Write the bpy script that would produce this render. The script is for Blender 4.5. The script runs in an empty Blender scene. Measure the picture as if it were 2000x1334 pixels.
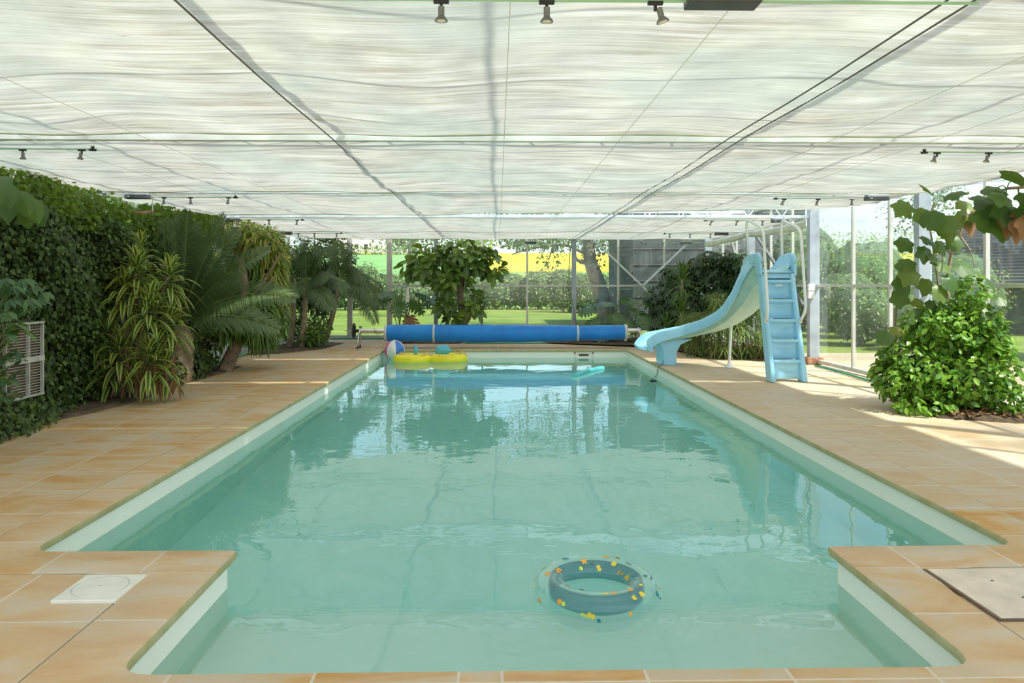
import bpy, bmesh, math, random
from mathutils import Vector, Matrix, Quaternion
from mathutils.geometry import tessellate_polygon
V = Vector
PI = math.pi
R = random.Random(7)
sc = bpy.context.scene
COL = sc.collection
UP = V((0, 0, 1))

# ---------------------------------------------------------------- camera
F = 1450.0            # focal length in photo pixels (2000 wide)
CH = 1.35             # eye height above the paving
YAW = math.atan(28 / F)
HY = 558.0            # horizon row
cam_d = bpy.data.cameras.new('camera')
cam = bpy.data.objects.new('camera', cam_d)
COL.objects.link(cam)
cam.location = (0, 0, CH)
cam.rotation_euler = (PI / 2, 0, -YAW)
cam_d.sensor_width = 36
cam_d.lens = F / 2000 * 36
cam_d.shift_y = -(667 - HY) / 2000
cam_d.clip_end = 600
sc.camera = cam
FW = V((math.sin(YAW), math.cos(YAW), 0))
RT = V((math.cos(YAW), -math.sin(YAW), 0))

def ray(px, py):
    return FW + RT * ((px - 1000) / F) + UP * ((HY - py) / F)
def at(px, py, Y):
    """point of the place seen at photo pixel px,py on the plane y = Y"""
    r = ray(px, py)
    return V((0, 0, CH)) + r * (Y / r.y)
def gnd(px, py, z=0.0):
    r = ray(px, py)
    return V((0, 0, CH)) + r * ((z - CH) / r.z)

# ---------------------------------------------------------------- objects
def tag(o, label=None, cat=None, group=None, kind=None):
    if label: o['label'] = label
    if cat: o['category'] = cat
    if group: o['group'] = group
    if kind: o['kind'] = kind
    return o

def empty(name, loc, label=None, cat=None, group=None, kind=None, rz=0):
    o = bpy.data.objects.new(name, None)
    COL.objects.link(o)
    o.empty_display_size = .1
    o.location = loc
    o.rotation_euler = (0, 0, rz)
    return tag(o, label, cat, group, kind)

def world_loc(o):
    p = V((0, 0, 0))
    while o is not None:
        p = p + o.location
        o = o.parent
    return p

class MB:
    """collects vertices and faces in world space"""
    def __init__(s):
        s.v = []; s.f = []; s.m = []; s.uv = []; s.has_uv = False
    def add(s, vs, fs, mi=0, uvs=None):
        b = len(s.v)
        s.v.extend([tuple(p) for p in vs])
        for i, f in enumerate(fs):
            s.f.append([b + j for j in f])
            s.m.append(mi)
            if uvs is not None:
                s.has_uv = True
                s.uv.append([uvs[j] for j in f])
            else:
                s.uv.append(None)
    def merge(s, o, mi):
        b = len(s.v); s.v.extend(o.v)
        for f in o.f: s.f.append([b + j for j in f]); s.m.append(mi); s.uv.append(None)
    def box(s, c, d, rot=None, mi=0):
        c = V(c); x, y, z = d[0] / 2, d[1] / 2, d[2] / 2
        vs = [V((i, j, k)) for i in (-x, x) for j in (-y, y) for k in (-z, z)]
        if rot is not None:
            vs = [rot @ p for p in vs]
        s.add([c + p for p in vs], [(0, 1, 3, 2), (4, 6, 7, 5), (0, 4, 5, 1), (2, 3, 7, 6), (0, 2, 6, 4), (1, 5, 7, 3)], mi)
    def bar(s, a, b, w, h=None, mi=0, up=UP):
        a = V(a); b = V(b); h = h or w
        t = (b - a).normalized()
        if abs(t.dot(up)) > .98: up = V((0, 1, 0))
        n = t.cross(up).normalized(); u = n.cross(t)
        vs = []
        for p in (a, b):
            for i, j in ((-1, -1), (1, -1), (1, 1), (-1, 1)):
                vs.append(p + n * (i * w / 2) + u * (j * h / 2))
        s.add(vs, [(0, 1, 2, 3)[::-1], (4, 5, 6, 7), (0, 1, 5, 4), (1, 2, 6, 5), (2, 3, 7, 6), (3, 0, 4, 7)], mi)
    def tube(s, path, r, n=8, mi=0, cap=True, closed=False):
        P = [V(p) for p in path]
        k = len(P)
        rs = r if isinstance(r, (list, tuple)) else [r] * k
        vs = []; prev = None
        for i in range(k):
            if closed:
                t = P[(i + 1) % k] - P[i - 1]
            else:
                t = P[min(i + 1, k - 1)] - P[max(i - 1, 0)]
            t.normalize()
            if prev is None:
                a = UP if abs(t.z) < .9 else V((1, 0, 0))
                nrm = t.cross(a).normalized()
            else:
                nrm = (prev - t * prev.dot(t))
                if nrm.length < 1e-6: nrm = t.orthogonal()
                nrm.normalize()
            prev = nrm
            b = t.cross(nrm)
            for j in range(n):
                a = 2 * PI * j / n
                vs.append(P[i] + (nrm * math.cos(a) + b * math.sin(a)) * rs[i])
        fs = []
        for i in range(k if closed else k - 1):
            i2 = (i + 1) % k
            for j in range(n):
                fs.append((i * n + j, i * n + (j + 1) % n, i2 * n + (j + 1) % n, i2 * n + j))
        if cap and not closed:
            fs.append(tuple(range(n))[::-1])
            fs.append(tuple((k - 1) * n + j for j in range(n)))
        s.add(vs, fs, mi)
    def lathe(s, c, prof, n=24, axis=UP, mi=0, cap=True):
        """prof: (radius, height) pairs along axis"""
        c = V(c); ax = V(axis).normalized()
        x = ax.orthogonal().normalized(); y = ax.cross(x)
        vs = []
        for r, h in prof:
            for j in range(n):
                a = 2 * PI * j / n
                vs.append(c + ax * h + (x * math.cos(a) + y * math.sin(a)) * r)
        fs = []
        for i in range(len(prof) - 1):
            for j in range(n):
                fs.append((i * n + j, i * n + (j + 1) % n, (i + 1) * n + (j + 1) % n, (i + 1) * n + j))
        if cap:
            fs.append(tuple(range(n))[::-1])
            fs.append(tuple((len(prof) - 1) * n + j for j in range(n)))
        s.add(vs, fs, mi)
    def ball(s, c, r, nu=16, nv=10, mi=0, rot=None, fn=None):
        c = V(c)
        rr = r if isinstance(r, (tuple, list)) else (r, r, r)
        vs = []
        for i in range(nv + 1):
            th = PI * i / nv
            for j in range(nu):
                ph = 2 * PI * j / nu
                d = V((math.sin(th) * math.cos(ph), math.sin(th) * math.sin(ph), math.cos(th)))
                k = fn(d) if fn else 1
                p = V((d.x * rr[0], d.y * rr[1], d.z * rr[2])) * k
                if rot is not None: p = rot @ p
                vs.append(c + p)
        fs = []
        for i in range(nv):
            for j in range(nu):
                fs.append((i * nu + j, (i + 1) * nu + j, (i + 1) * nu + (j + 1) % nu, i * nu + (j + 1) % nu))
        s.add(vs, fs, mi)
    def torus(s, c, R_, r, n=48, m=16, sz=1.0, mi=0, wob=None):
        c = V(c); vs = []
        for i in range(n):
            a = 2 * PI * i / n
            q = wob(a) if wob else 1
            for j in range(m):
                b = 2 * PI * j / m
                rad = R_ * q + r * math.cos(b)
                vs.append(c + V((rad * math.cos(a), rad * math.sin(a), r * sz * math.sin(b))))
        fs = [(i * m + j, ((i + 1) % n) * m + j, ((i + 1) % n) * m + (j + 1) % m, i * m + (j + 1) % m) for i in range(n) for j in range(m)]
        s.add(vs, fs, mi)
    def prism(s, pts, ext, mi=0):
        """polygon pts (3d, planar) extruded by vector ext"""
        pts = [V(p) for p in pts]; ext = V(ext); n = len(pts)
        vs = pts + [p + ext for p in pts]
        fs = [tuple(range(n))[::-1], tuple(range(n, 2 * n))]
        fs += [(i, (i + 1) % n, n + (i + 1) % n, n + i) for i in range(n)]
        s.add(vs, fs, mi)
    def rings(s, loops, mi=0, closed=True, cap=False):
        n = len(loops[0]); vs = [p for l in loops for p in l]; fs = []
        for i in range(len(loops) - 1):
            for j in range(n if closed else n - 1):
                fs.append((i * n + j, i * n + (j + 1) % n, (i + 1) * n + (j + 1) % n, (i + 1) * n + j))
        if cap:
            fs.append(tuple(range(n))[::-1]); fs.append(tuple((len(loops) - 1) * n + j for j in range(n)))
        s.add(vs, fs, mi)
    def grid(s, fn, nu, nv, mi=0, uv=False):
        vs = [fn(i / nu, j / nv) for j in range(nv + 1) for i in range(nu + 1)]
        w = nu + 1
        uvs = [(i / nu, j / nv) for j in range(nv + 1) for i in range(nu + 1)] if uv else None
        s.add(vs, [(j * w + i, j * w + i + 1, (j + 1) * w + i + 1, (j + 1) * w + i) for j in range(nv) for i in range(nu)], mi, uvs)
    def build(s, name, mats, parent=None, smooth=False, bevel=0, loc=None, normals=True):
        me = bpy.data.meshes.new(name)
        if parent is not None:
            org = world_loc(parent)
        elif loc is not None:
            org = V(loc)
        else:
            xs = [p[0] for p in s.v]; ys = [p[1] for p in s.v]; zs = [p[2] for p in s.v]
            org = V(((min(xs) + max(xs)) / 2, (min(ys) + max(ys)) / 2, min(zs)))
        ox, oy, oz = org
        me.from_pydata([(p[0] - ox, p[1] - oy, p[2] - oz) for p in s.v], [], s.f)
        if not isinstance(mats, (list, tuple)): mats = [mats]
        for m in mats: me.materials.append(m)
        if len(mats) > 1:
            me.polygons.foreach_set('material_index', s.m)
        if s.has_uv:
            ul = me.uv_layers.new(name='UVMap')
            flat = []
            for f, u in zip(s.f, s.uv):
                for k in range(len(f)):
                    flat.extend(u[k] if u else (0, 0))
            ul.data.foreach_set('uv', flat)
        if smooth:
            me.polygons.foreach_set('use_smooth', [True] * len(me.polygons))
        me.update()
        if normals:
            bm = bmesh.new(); bm.from_mesh(me)
            bmesh.ops.recalc_face_normals(bm, faces=bm.faces)
            bm.to_mesh(me); bm.free()
        o = bpy.data.objects.new(name, me)
        COL.objects.link(o)
        if parent is not None:
            o.parent = parent
        else:
            o.location = org
        if bevel:
            b = o.modifiers.new('bevel', 'BEVEL'); b.width = bevel; b.segments = 2; b.limit_method = 'ANGLE'; b.angle_limit = .6
        if smooth == 'auto' or (bevel and smooth):
            me.polygons.foreach_set('use_smooth', [True] * len(me.polygons))
            try: me.set_sharp_from_angle(angle=.7)
            except Exception: pass
        return o

def copy_tree(o, parent=None):
    c = o.copy(); COL.objects.link(c)
    c.parent = parent
    for ch in list(o.children):
        copy_tree(ch, c)
    return c

def curve(pts, n=8):
    """Catmull-Rom through pts"""
    P = [V(p) for p in pts]
    P = [P[0] * 2 - P[1]] + P + [P[-1] * 2 - P[-2]]
    out = []
    for i in range(1, len(P) - 2):
        for k in range(n):
            t = k / n
            a, b, c, d = P[i - 1], P[i], P[i + 1], P[i + 2]
            out.append(.5 * ((2 * b) + (c - a) * t + (2 * a - 5 * b + 4 * c - d) * t * t + (3 * b - a - 3 * c + d) * t ** 3))
    out.append(P[-2])
    return out

def fillet(pts, r, n=5):
    """round the corners of a 3d polyline"""
    P = [V(p) for p in pts]; out = [P[0]]
    for i in range(1, len(P) - 1):
        a = (P[i - 1] - P[i]); b = (P[i + 1] - P[i])
        q = min(r, a.length * .49, b.length * .49)
        s_ = P[i] + a.normalized() * q; e_ = P[i] + b.normalized() * q
        for k in range(n + 1):
            t = k / n
            out.append(s_ * (1 - t) ** 2 + P[i] * (2 * t * (1 - t)) + e_ * t * t)
    out.append(P[-1])
    return out

# ---------------------------------------------------------------- materials
class NT:
    def __init__(s, name):
        s.mat = bpy.data.materials.new(name); s.mat.use_nodes = True
        s.t = s.mat.node_tree; s.t.nodes.clear()
        s.out = s.t.nodes.new('ShaderNodeOutputMaterial')
    def n(s, typ, ins=None, **kw):
        nd = s.t.nodes.new('ShaderNode' + typ)
        for k, v in kw.items(): setattr(nd, k, v)
        for k, v in (ins or {}).items():
            s.set(nd, k, v)
        return nd
    def set(s, nd, k, v):
        sock = nd.inputs[k]
        if isinstance(v, bpy.types.NodeSocket): s.t.links.new(v, sock)
        elif isinstance(v, bpy.types.Node): s.t.links.new(v.outputs[0], sock)
        else:
            if sock.type == 'RGBA' and len(v) == 3: v = (*v, 1)
            sock.default_value = v
    def math(s, op, a, b=0, c=None):
        nd = s.n('Math', {0: a, 1: b}, operation=op)
        if c is not None: s.set(nd, 2, c)
        return nd.outputs[0]
    def mix(s, fac, a, b, blend='MIX'):
        nd = s.t.nodes.new('ShaderNodeMix'); nd.data_type = 'RGBA'; nd.blend_type = blend
        s.set(nd, 0, fac); s.set(nd, 6, a); s.set(nd, 7, b)
        return nd.outputs[2]
    def ramp(s, fac, stops, interp='LINEAR'):
        nd = s.t.nodes.new('ShaderNodeValToRGB'); cr = nd.color_ramp; cr.interpolation = interp
        while len(cr.elements) > 1: cr.elements.remove(cr.elements[-1])
        cr.elements[0].position = stops[0][0]; cr.elements[0].color = (*stops[0][1], 1)
        for p, c in stops[1:]:
            e = cr.elements.new(p); e.color = (*c, 1)
        s.set(nd, 0, fac)
        return nd.outputs[0]
    def coord(s, which='Object', scale=None, world=False):
        if world:
            o = s.n('NewGeometry').outputs['Position']
        else:
            o = s.n('TexCoord').outputs[which]
        if scale is not None:
            o = s.n('Mapping', {'Vector': o, 'Scale': scale}).outputs[0]
        return o
    def noise(s, vec, scale=5, detail=3, rough=.5, dist=0):
        return s.n('TexNoise', {'Vector': vec, 'Scale': scale, 'Detail': detail, 'Roughness': rough, 'Distortion': dist}).outputs[0]
    def bump(s, h, strength=.3, dist=.01, normal=None):
        nd = s.n('Bump', {'Height': h, 'Strength': strength, 'Distance': dist})
        if normal is not None: s.set(nd, 'Normal', normal)
        return nd.outputs[0]
    def schlick(s):
        # reflectance of a thin clear sheet, the same from both of its sides
        f = s.n('LayerWeight', {'Blend': .5}).outputs['Facing']
        return s.math('MULTIPLY_ADD', s.math('POWER', f, 5), .9, .04)
    def bsdf(s, color, rough=.5, **kw):
        ins = {'Base Color': color, 'Roughness': rough}
        ins.update(kw)
        return s.n('BsdfPrincipled', ins).outputs[0]
    def mixs(s, fac, a, b):
        return s.n('MixShader', {0: fac, 1: a, 2: b}).outputs[0]
    def done(s, shader, volume=None):
        s.t.links.new(shader, s.out.inputs['Surface'])
        if volume is not None: s.t.links.new(volume, s.out.inputs['Volume'])
        return s.mat

def plain(name, c, rough=.5, var=.06, nscale=8, metal=0, spec=.5, bump=0, bscale=60, bdist=.002, coat=0):
    t = NT(name)
    co = t.coord()
    nz = t.noise(co, nscale, 4)
    d = tuple(max(0, x * (1 - var * 2)) for x in c); e = tuple(min(1, x * (1 + var * 2)) for x in c)
    col = t.ramp(nz, [(.3, d), (.7, e)])
    kw = {'Metallic': metal, 'Specular IOR Level': spec, 'Coat Weight': coat}
    if bump: kw['Normal'] = t.bump(t.noise(co, bscale, 4), bump, bdist)
    return t.done(t.bsdf(col, rough, **kw))

def leafmat(name, cols, rough=.38, trans=.3, spec=.5, vein=0, tcol=None):
    """cols: colours spread over the single leaves at random"""
    t = NT(name)
    rnd = t.n('NewGeometry').outputs['Random Per Island']
    k = len(cols)
    col = t.ramp(rnd, [(i / max(1, k - 1), c) for i, c in enumerate(cols)])
    nz = t.noise(t.coord(), 14, 2)
    col = t.mix(t.math('MULTIPLY', nz, .35), col, tuple(x * .55 for x in cols[0]))
    if vein:
        uv = t.n('SeparateXYZ', {0: t.coord('UV')}).outputs[0]
        d = t.math('ABSOLUTE', t.math('SUBTRACT', uv, .5))
        col = t.mix(t.math('MULTIPLY', t.math('LESS_THAN', d, .05), vein), col, (.45, .55, .2))
    p = t.bsdf(col, rough, **{'Specular IOR Level': spec})
    tr = t.n('BsdfTranslucent', {'Color': t.mix(.5, col, tcol or (.35, .5, .06))}).outputs[0]
    return t.done(t.mixs(trans, p, tr))

M = {}
def make_materials():
    # sandstone paving, 0.5 m slabs
    def paving(name, joints=True, edge=False):
        t = NT(name)
        pos = t.coord(world=True)
        sx = t.n('SeparateXYZ', {0: pos})
        near = t.math('LESS_THAN', sx.outputs[1], 3.525)
        right = t.math('LESS_THAN', 0, sx.outputs[0])
        # the slabs start from the coping on each side of the pool and of its alcove
        ox = t.math('ADD', t.math('ADD', -2.685, t.math('MULTIPLY', near, 1.05)), t.math('MULTIPLY', right, t.math('ADD', 5.705, t.math('MULTIPLY', near, -2.055))))
        oy = t.math('ADD', 3.96, t.math('MULTIPLY', near, -.435))
        ux = t.math('DIVIDE', t.math('SUBTRACT', sx.outputs[0], ox), .5)
        uy = t.math('DIVIDE', t.math('SUBTRACT', sx.outputs[1], oy), .5)
        cell = t.n('CombineXYZ', {0: t.math('FLOOR', ux), 1: t.math('FLOOR', uy)}).outputs[0]
        wn = t.n('TexWhiteNoise', {'Vector': cell})
        off = t.n('VectorMath', {0: pos, 1: t.n('VectorMath', {0: wn.outputs[1], 1: (9, 9, 9)}, operation='MULTIPLY').outputs[0]}, operation='ADD').outputs[0]
        n1 = t.noise(t.n('Mapping', {'Vector': off, 'Scale': (1.0, 2.2, 1)}).outputs[0], 2.0, 5, .55, .6)
        n2 = t.noise(t.n('Mapping', {'Vector': pos, 'Scale': (1.2, 3.0, 1)}).outputs[0], 5, 6, .6)
        n3 = t.noise(pos, .8, 3, .5)
        och = t.ramp(n1, [(.36, (.62, .51, .38)), (.45, (.65, .465, .28)), (.53, (.65, .40, .17)), (.64, (.60, .30, .08))])
        pale = t.mix(t.ramp(n3, [(.38, (0, 0, 0)), (.66, (.5, .5, .5))]), och, (.68, .59, .49))
        # the slabs by the slide are greyer than those by the creeper
        gx = t.math('MULTIPLY', t.math('MULTIPLY', t.math('LESS_THAN', 2.6, sx.outputs[0]), t.math('LESS_THAN', 4.4, sx.outputs[1])), .45)
        pale = t.mix(gx, pale, (.62, .54, .43))
        col = t.mix(t.math('MULTIPLY', n2, .32), pale, (.46, .32, .18))
        col = t.mix(t.math('MULTIPLY', wn.outputs[0], .13), col, (.40, .27, .13))
        stain = t.ramp(t.noise(t.n('Mapping', {'Vector': pos, 'Scale': (.8, 1.5, 1)}).outputs[0], 1.7, 6, .7), [(.66, (0, 0, 0)), (.8, (.5, .5, .5))])
        col = t.mix(stain, col, (.32, .19, .08))
        kw = {}
        h = t.math('MULTIPLY', n2, .5)
        if joints:
            def line(u):
                f = t.math('FRACT', u)
                d = t.math('MINIMUM', f, t.math('SUBTRACT', 1, f))
                return d
            d = t.math('MINIMUM', line(ux), line(uy))
            wob = t.math('MULTIPLY', t.noise(pos, 25, 2), .012)
            j = t.math('LESS_THAN', t.math('ADD', d, wob), .0165)
            col = t.mix(t.math('MULTIPLY', j, .85), col, (.70, .62, .52))
            h = t.math('SUBTRACT', h, t.math('MULTIPLY', j, .8))
        if edge:
            # greenish tone of the bullnose edge, on upright faces only
            nz = t.n('SeparateXYZ', {0: t.n('NewGeometry').outputs['True Normal']}).outputs[2]
            e = t.math('LESS_THAN', nz, .6)
            col = t.mix(t.math('MULTIPLY', e, .9), col, t.ramp(t.noise(pos, 9, 5), [(.35, (.40, .36, .17)), (.65, (.50, .46, .26))]))
        kw['Normal'] = t.bump(h, .35, .004)
        return t.done(t.bsdf(col, .7, **{'Specular IOR Level': .15}, **kw))
    M['paving'] = paving('sandstone_paving')
    M['coping'] = paving('sandstone_coping', True, True)

    # pool liner: pale sand vinyl
    t = NT('pool_liner')
    nz = t.noise(t.coord(world=True), 3, 4)
    col = t.ramp(nz, [(.3, (.96, .92, .815)), (.7, (.98, .945, .865))])
    M['liner'] = t.done(t.bsdf(col, .45, **{'Specular IOR Level': .3}))

    # water
    t = NT('pool_water')
    pos = t.coord(world=True)
    a = t.noise(t.n('Mapping', {'Vector': pos, 'Scale': (1, 1.1, 1)}).outputs[0], 1.15, 2, .5, .3)
    b = t.noise(pos, 3.8, 2, .5, .4)
    c = t.noise(t.n('Mapping', {'Vector': pos, 'Scale': (1, 1.5, 1)}).outputs[0], 12, 1, .5)
    # a breeze from the slide side roughens some patches more than others
    patch = t.ramp(t.noise(pos, .42, 2), [(.45, (.12, .12, .12)), (.68, (1, 1, 1))])
    h = t.math('ADD', a, t.math('MULTIPLY', b, .22))
    h = t.math('ADD', h, t.math('MULTIPLY', t.math('MULTIPLY', c, .075), patch))
    bmp = t.bump(h, .5, .016)
    refr = t.n('BsdfRefraction', {'Color': (.83, .985, 1), 'Roughness': 0, 'IOR': 1.33, 'Normal': bmp}).outputs[0]
    glo = t.n('BsdfGlossy', {'Color': (1, 1, 1), 'Roughness': 0.0, 'Normal': bmp}).outputs[0]
    fr = t.n('Fresnel', {'IOR': 1.33, 'Normal': bmp}).outputs[0]
    vol = t.n('VolumeAbsorption', {'Color': (.10, .93, .985), 'Density': .155}).outputs[0]
    M['water'] = t.done(t.mixs(fr, refr, glo), vol)

    # glass of the greenhouse: clear with a film of dust on the walls
    def glass(name, haze, tint=(.93, .97, .95), dirt=(.75, .8, .75)):
        t = NT(name)
        pos = t.coord(world=True)
        nz = t.noise(t.n('Mapping', {'Vector': pos, 'Scale': (1.2, 1.2, .35)}).outputs[0], 2.4, 5, .6)
        film = t.math('MULTIPLY', t.ramp(nz, [(.35, (.35, .35, .35)), (.7, (1, 1, 1))]), haze)
        tr = t.n('BsdfTransparent', {'Color': tint}).outputs[0]
        gl = t.n('BsdfGlossy', {'Color': (1, 1, 1), 'Roughness': .02}).outputs[0]
        df = t.mixs(.5, t.n('BsdfDiffuse', {'Color': dirt}).outputs[0], t.n('BsdfTranslucent', {'Color': dirt}).outputs[0])
        fr = t.schlick()
        return t.done(t.mixs(film, t.mixs(fr, tr, gl), df))
    M['glass_clear'] = glass('window_glass_clear', .02)
    M['glass_film'] = glass('window_glass_dusty', .05)
    M['glass_roof'] = glass('roof_glass_diffuser', .42, dirt=(.92, .94, .92))  # roof film added to scatter the sun and soften shadows on the nets
    t = NT('polycarbonate_white')
    M['milky'] = t.done(t.mixs(.55, t.n('BsdfDiffuse', {'Color': (.78, .82, .8)}).outputs[0], t.n('BsdfTranslucent', {'Color': (.8, .84, .82)}).outputs[0]))

    # shading net
    def net(name, base=1.0):
        t = NT(name)
        pos = t.coord(world=True)
        streak = t.noise(t.n('Mapping', {'Vector': pos, 'Scale': (.55, 9, 1)}).outputs[0], 2.2, 6, .62, .35)
        fine = t.noise(t.n('Mapping', {'Vector': pos, 'Scale': (.5, 60, 1)}).outputs[0], 2.0, 3, .6, .2)
        big = t.noise(t.n('Mapping', {'Vector': pos, 'Scale': (.8, .5, 1)}).outputs[0], 1.1, 3, .5)
        wv = t.n('TexWave', {'Vector': pos, 'Scale': 26, 'Distortion': 1.2, 'Detail': 2, 'Detail Scale': .6}, wave_type='BANDS', bands_direction='Y').outputs[1]
        col = t.ramp(streak, [(.34, (.40, .35, .25)), (.45, (.64, .59, .50)), (.56, (.86, .81, .75)), (.70, (1, .96, .935))])
        green = t.ramp(big, [(.45, (0, 0, 0)), (.62, (.8, .8, .8))])
        col = t.mix(green, col, t.mix(fine, (.46, .56, .475), (.80, .83, .77)))
        col = t.mix(t.math('MULTIPLY', t.ramp(fine, [(.35, (1, 1, 1)), (.55, (0, 0, 0))]), .7), col, (.44, .40, .31))
        col = t.mix(t.math('MULTIPLY', wv, .28), col, (.50, .48, .44))
        spots = t.ramp(t.noise(t.n('Mapping', {'Vector': pos, 'Scale': (1.2, 6, 1)}).outputs[0], 3.1, 5, .7), [(.63, (0, 0, 0)), (.76, (.8, .8, .8))])
        col = t.mix(spots, col, (.38, .34, .19))
        bmp = t.bump(t.math('ADD', streak, t.math('MULTIPLY', fine, .4)), .5, .03)
        sxx = t.n('SeparateXYZ', {0: pos}).outputs[0]
        bandn = t.noise(t.n('CombineXYZ', {0: sxx, 1: t.math('MULTIPLY', t.n('SeparateXYZ', {0: pos}).outputs[1], .05)}).outputs[0], 1.6, 3, .5)
        col = t.mix(t.ramp(bandn, [(.40, (.35, .35, .35)), (.62, (0, 0, 0))]), col, (.62, .62, .55))  # lengthwise bands: sunlight below the roof ridges put into the cloth colour
        col = t.mix(1.0, col, (.75, .74, .73), 'MULTIPLY')
        df = t.n('BsdfDiffuse', {'Color': col, 'Normal': bmp}).outputs[0]
        tr = t.n('BsdfTranslucent', {'Color': col, 'Normal': bmp}).outputs[0]
        return t.done(t.mixs(.72, df, tr))
    M['net'] = net('shade_net')
    M['hem'] = plain('net_hem', (.58, .62, .48), .8, .12, 4)
    M['valance'] = plain('cream_fabric', (.74, .73, .60), .85, .06, 3)
    M['steel'] = plain('galvanised_steel', (.74, .77, .80), .45, .06, 5, metal=.2)
    M['steel_white'] = plain('white_painted_steel', (.78, .80, .83), .45, .04, 5)
    M['post'] = plain('grey_blue_post', (.42, .46, .52), .5, .12, 3, metal=.2)
    M['alu'] = plain('aluminium_bar', (.62, .60, .56), .4, .08, 4, metal=.35)
    M['dark_steel'] = plain('dark_steel', (.14, .15, .15), .5, .1, 5)
    M['chrome'] = plain('brushed_steel', (.80, .80, .80), .22, .03, 8, metal=1)
    M['black'] = plain('black_plastic', (.018, .018, .02), .4, .1, 8)
    M['heater'] = plain('charcoal_metal', (.06, .065, .075), .42, .12, 8)
    M['heater_top'] = plain('pale_heater_top', (.42, .43, .46), .42, .08, 8)
    M['spot'] = plain('grey_lamp_metal', (.22, .22, .22), .4, .1, 12, metal=.4)
    M['lens'] = plain('frosted_lamp_glass', (.75, .75, .7), .2, .03, 12)
    M['wire'] = plain('thin_dark_wire', (.12, .12, .11), .6, .1, 3)
    M['wire_white'] = plain('pale_wire', (.8, .82, .8), .5, .04, 3)
    M['green_line'] = plain('green_cable', (.35, .62, .45), .5, .05, 3)
    M['rust'] = plain('rusty_steel', (.46, .27, .20), .7, .2, 9)
    M['hose'] = plain('green_hose', (.01, .30, .17), .4, .08, 6)
    M['soil'] = plain('planting_soil', (.11, .075, .045), .95, .3, 9, bump=.8, bscale=25, bdist=.03)
    M['blue_slide'] = plain('pale_blue_grp', (.35, .70, .93), .26, .03, 4, coat=.4)
    M['slide_under'] = plain('raw_grp_underside', (.42, .66, .60), .45, .05, 6)
    M['white_paint'] = plain('white_tube', (.93, .93, .93), .3, .02, 8)
    M['white_plastic'] = plain('white_plastic', (.84, .83, .80), .35, .02, 8)
    M['vent_white'] = plain('dusty_white_paint', (.50, .50, .47), .6, .1, 9)
    M['skim_white'] = plain('cream_plastic', (.80, .78, .68), .4, .03, 8)
    M['cover_lid'] = plain('pale_access_lid', (.72, .60, .48), .6, .07, 7, bump=.2)
    M['gap'] = plain('gap_wood_and_shade', (.16, .10, .06), .8, .15, 12)
    M['yellow'] = plain('yellow_vinyl', (1.0, .80, .02), .24, .03, 5, coat=.4)
    M['orange'] = plain('orange_vinyl', (.95, .42, .03), .3, .04, 5)
    M['sky_vinyl'] = plain('sky_blue_vinyl', (.12, .50, .72), .25, .04, 5)
    M['pink'] = plain('pink_vinyl', (.85, .12, .38), .22, .03, 5, coat=.4)
    M['white_v'] = plain('white_vinyl', (.85, .85, .85), .22, .02, 5, coat=.4)
    M['blue_v'] = plain('blue_vinyl', (.04, .20, .75), .22, .03, 5, coat=.4)
    M['noodle'] = plain('turquoise_foam', (.13, .62, .66), .7, .04, 12)
    # blue bubble cover
    t = NT('bubble_cover')
    uv = t.coord('UV', (520, 110, 1))
    vor = t.n('TexVoronoi', {'Vector': uv, 'Scale': 1.0, 'Randomness': .12}).outputs[0]
    col = t.ramp(t.noise(t.coord(), 3, 3), [(.3, (.002, .20, .70)), (.7, (.004, .27, .82))])
    M['bubble'] = t.done(t.bsdf(col, .22, **{'Normal': t.bump(t.math('SUBTRACT', 1, vor), .45, .006), 'Coat Weight': .05}))
    M['band'] = plain('grey_white_band', (.66, .66, .62), .6, .06, 20)
    # clear ring vinyl
    t = NT('clear_vinyl')
    lw = t.n('LayerWeight', {'Blend': .30}).outputs['Facing']
    tr = t.n('BsdfTransparent', {'Color': (.93, .98, .97)}).outputs[0]
    gl = t.n('BsdfGlossy', {'Color': (1, 1, 1), 'Roughness': .04}).outputs[0]
    df = t.n('BsdfDiffuse', {'Color': (.75, .88, .86)}).outputs[0]
    fr = t.schlick()
    M['clear'] = t.done(t.mixs(t.math('MULTIPLY', t.math('POWER', lw, 2.5), .38), t.mixs(fr, tr, gl), df))
    t = NT('smoky_vinyl')
    tr = t.n('BsdfTransparent', {'Color': (.55, .74, .77)}).outputs[0]
    gl = t.n('BsdfGlossy', {'Color': (1, 1, 1), 'Roughness': .05}).outputs[0]
    df = t.n('BsdfDiffuse', {'Color': (.20, .38, .42)}).outputs[0]
    fr = t.schlick()
    M['smoky'] = t.done(t.mixs(.30, t.mixs(fr, tr, gl), df))
    M['print_orange'] = plain('print_orange', (.90, .36, .03), .4, .1, 9)
    M['print_yellow'] = plain('print_yellow', (.85, .60, .06), .4, .1, 9)
    M['print_teal'] = plain('print_teal', (.03, .22, .25), .4, .1, 9)
    M['print_lime'] = plain('print_lime', (.62, .70, .10), .4, .1, 9)
    M['print_pink'] = plain('print_pink', (.88, .55, .45), .4, .1, 9)
    # plants
    M['bark'] = plain('bark', (.23, .16, .11), .85, .25, 9, bump=.6, bscale=30, bdist=.01)
    M['bark_pale'] = plain('pale_bark', (.36, .27, .19), .85, .2, 9, bump=.5, bscale=26, bdist=.01)
    M['bark_grey'] = plain('grey_bark', (.16, .14, .11), .9, .25, 5, bump=.7, bscale=9, bdist=.04)
    M['stem_green'] = plain('green_stem', (.17, .24, .07), .6, .15, 9)
    M['vine_stem'] = plain('tan_vine_stem', (.38, .27, .17), .75, .15, 9)
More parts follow.
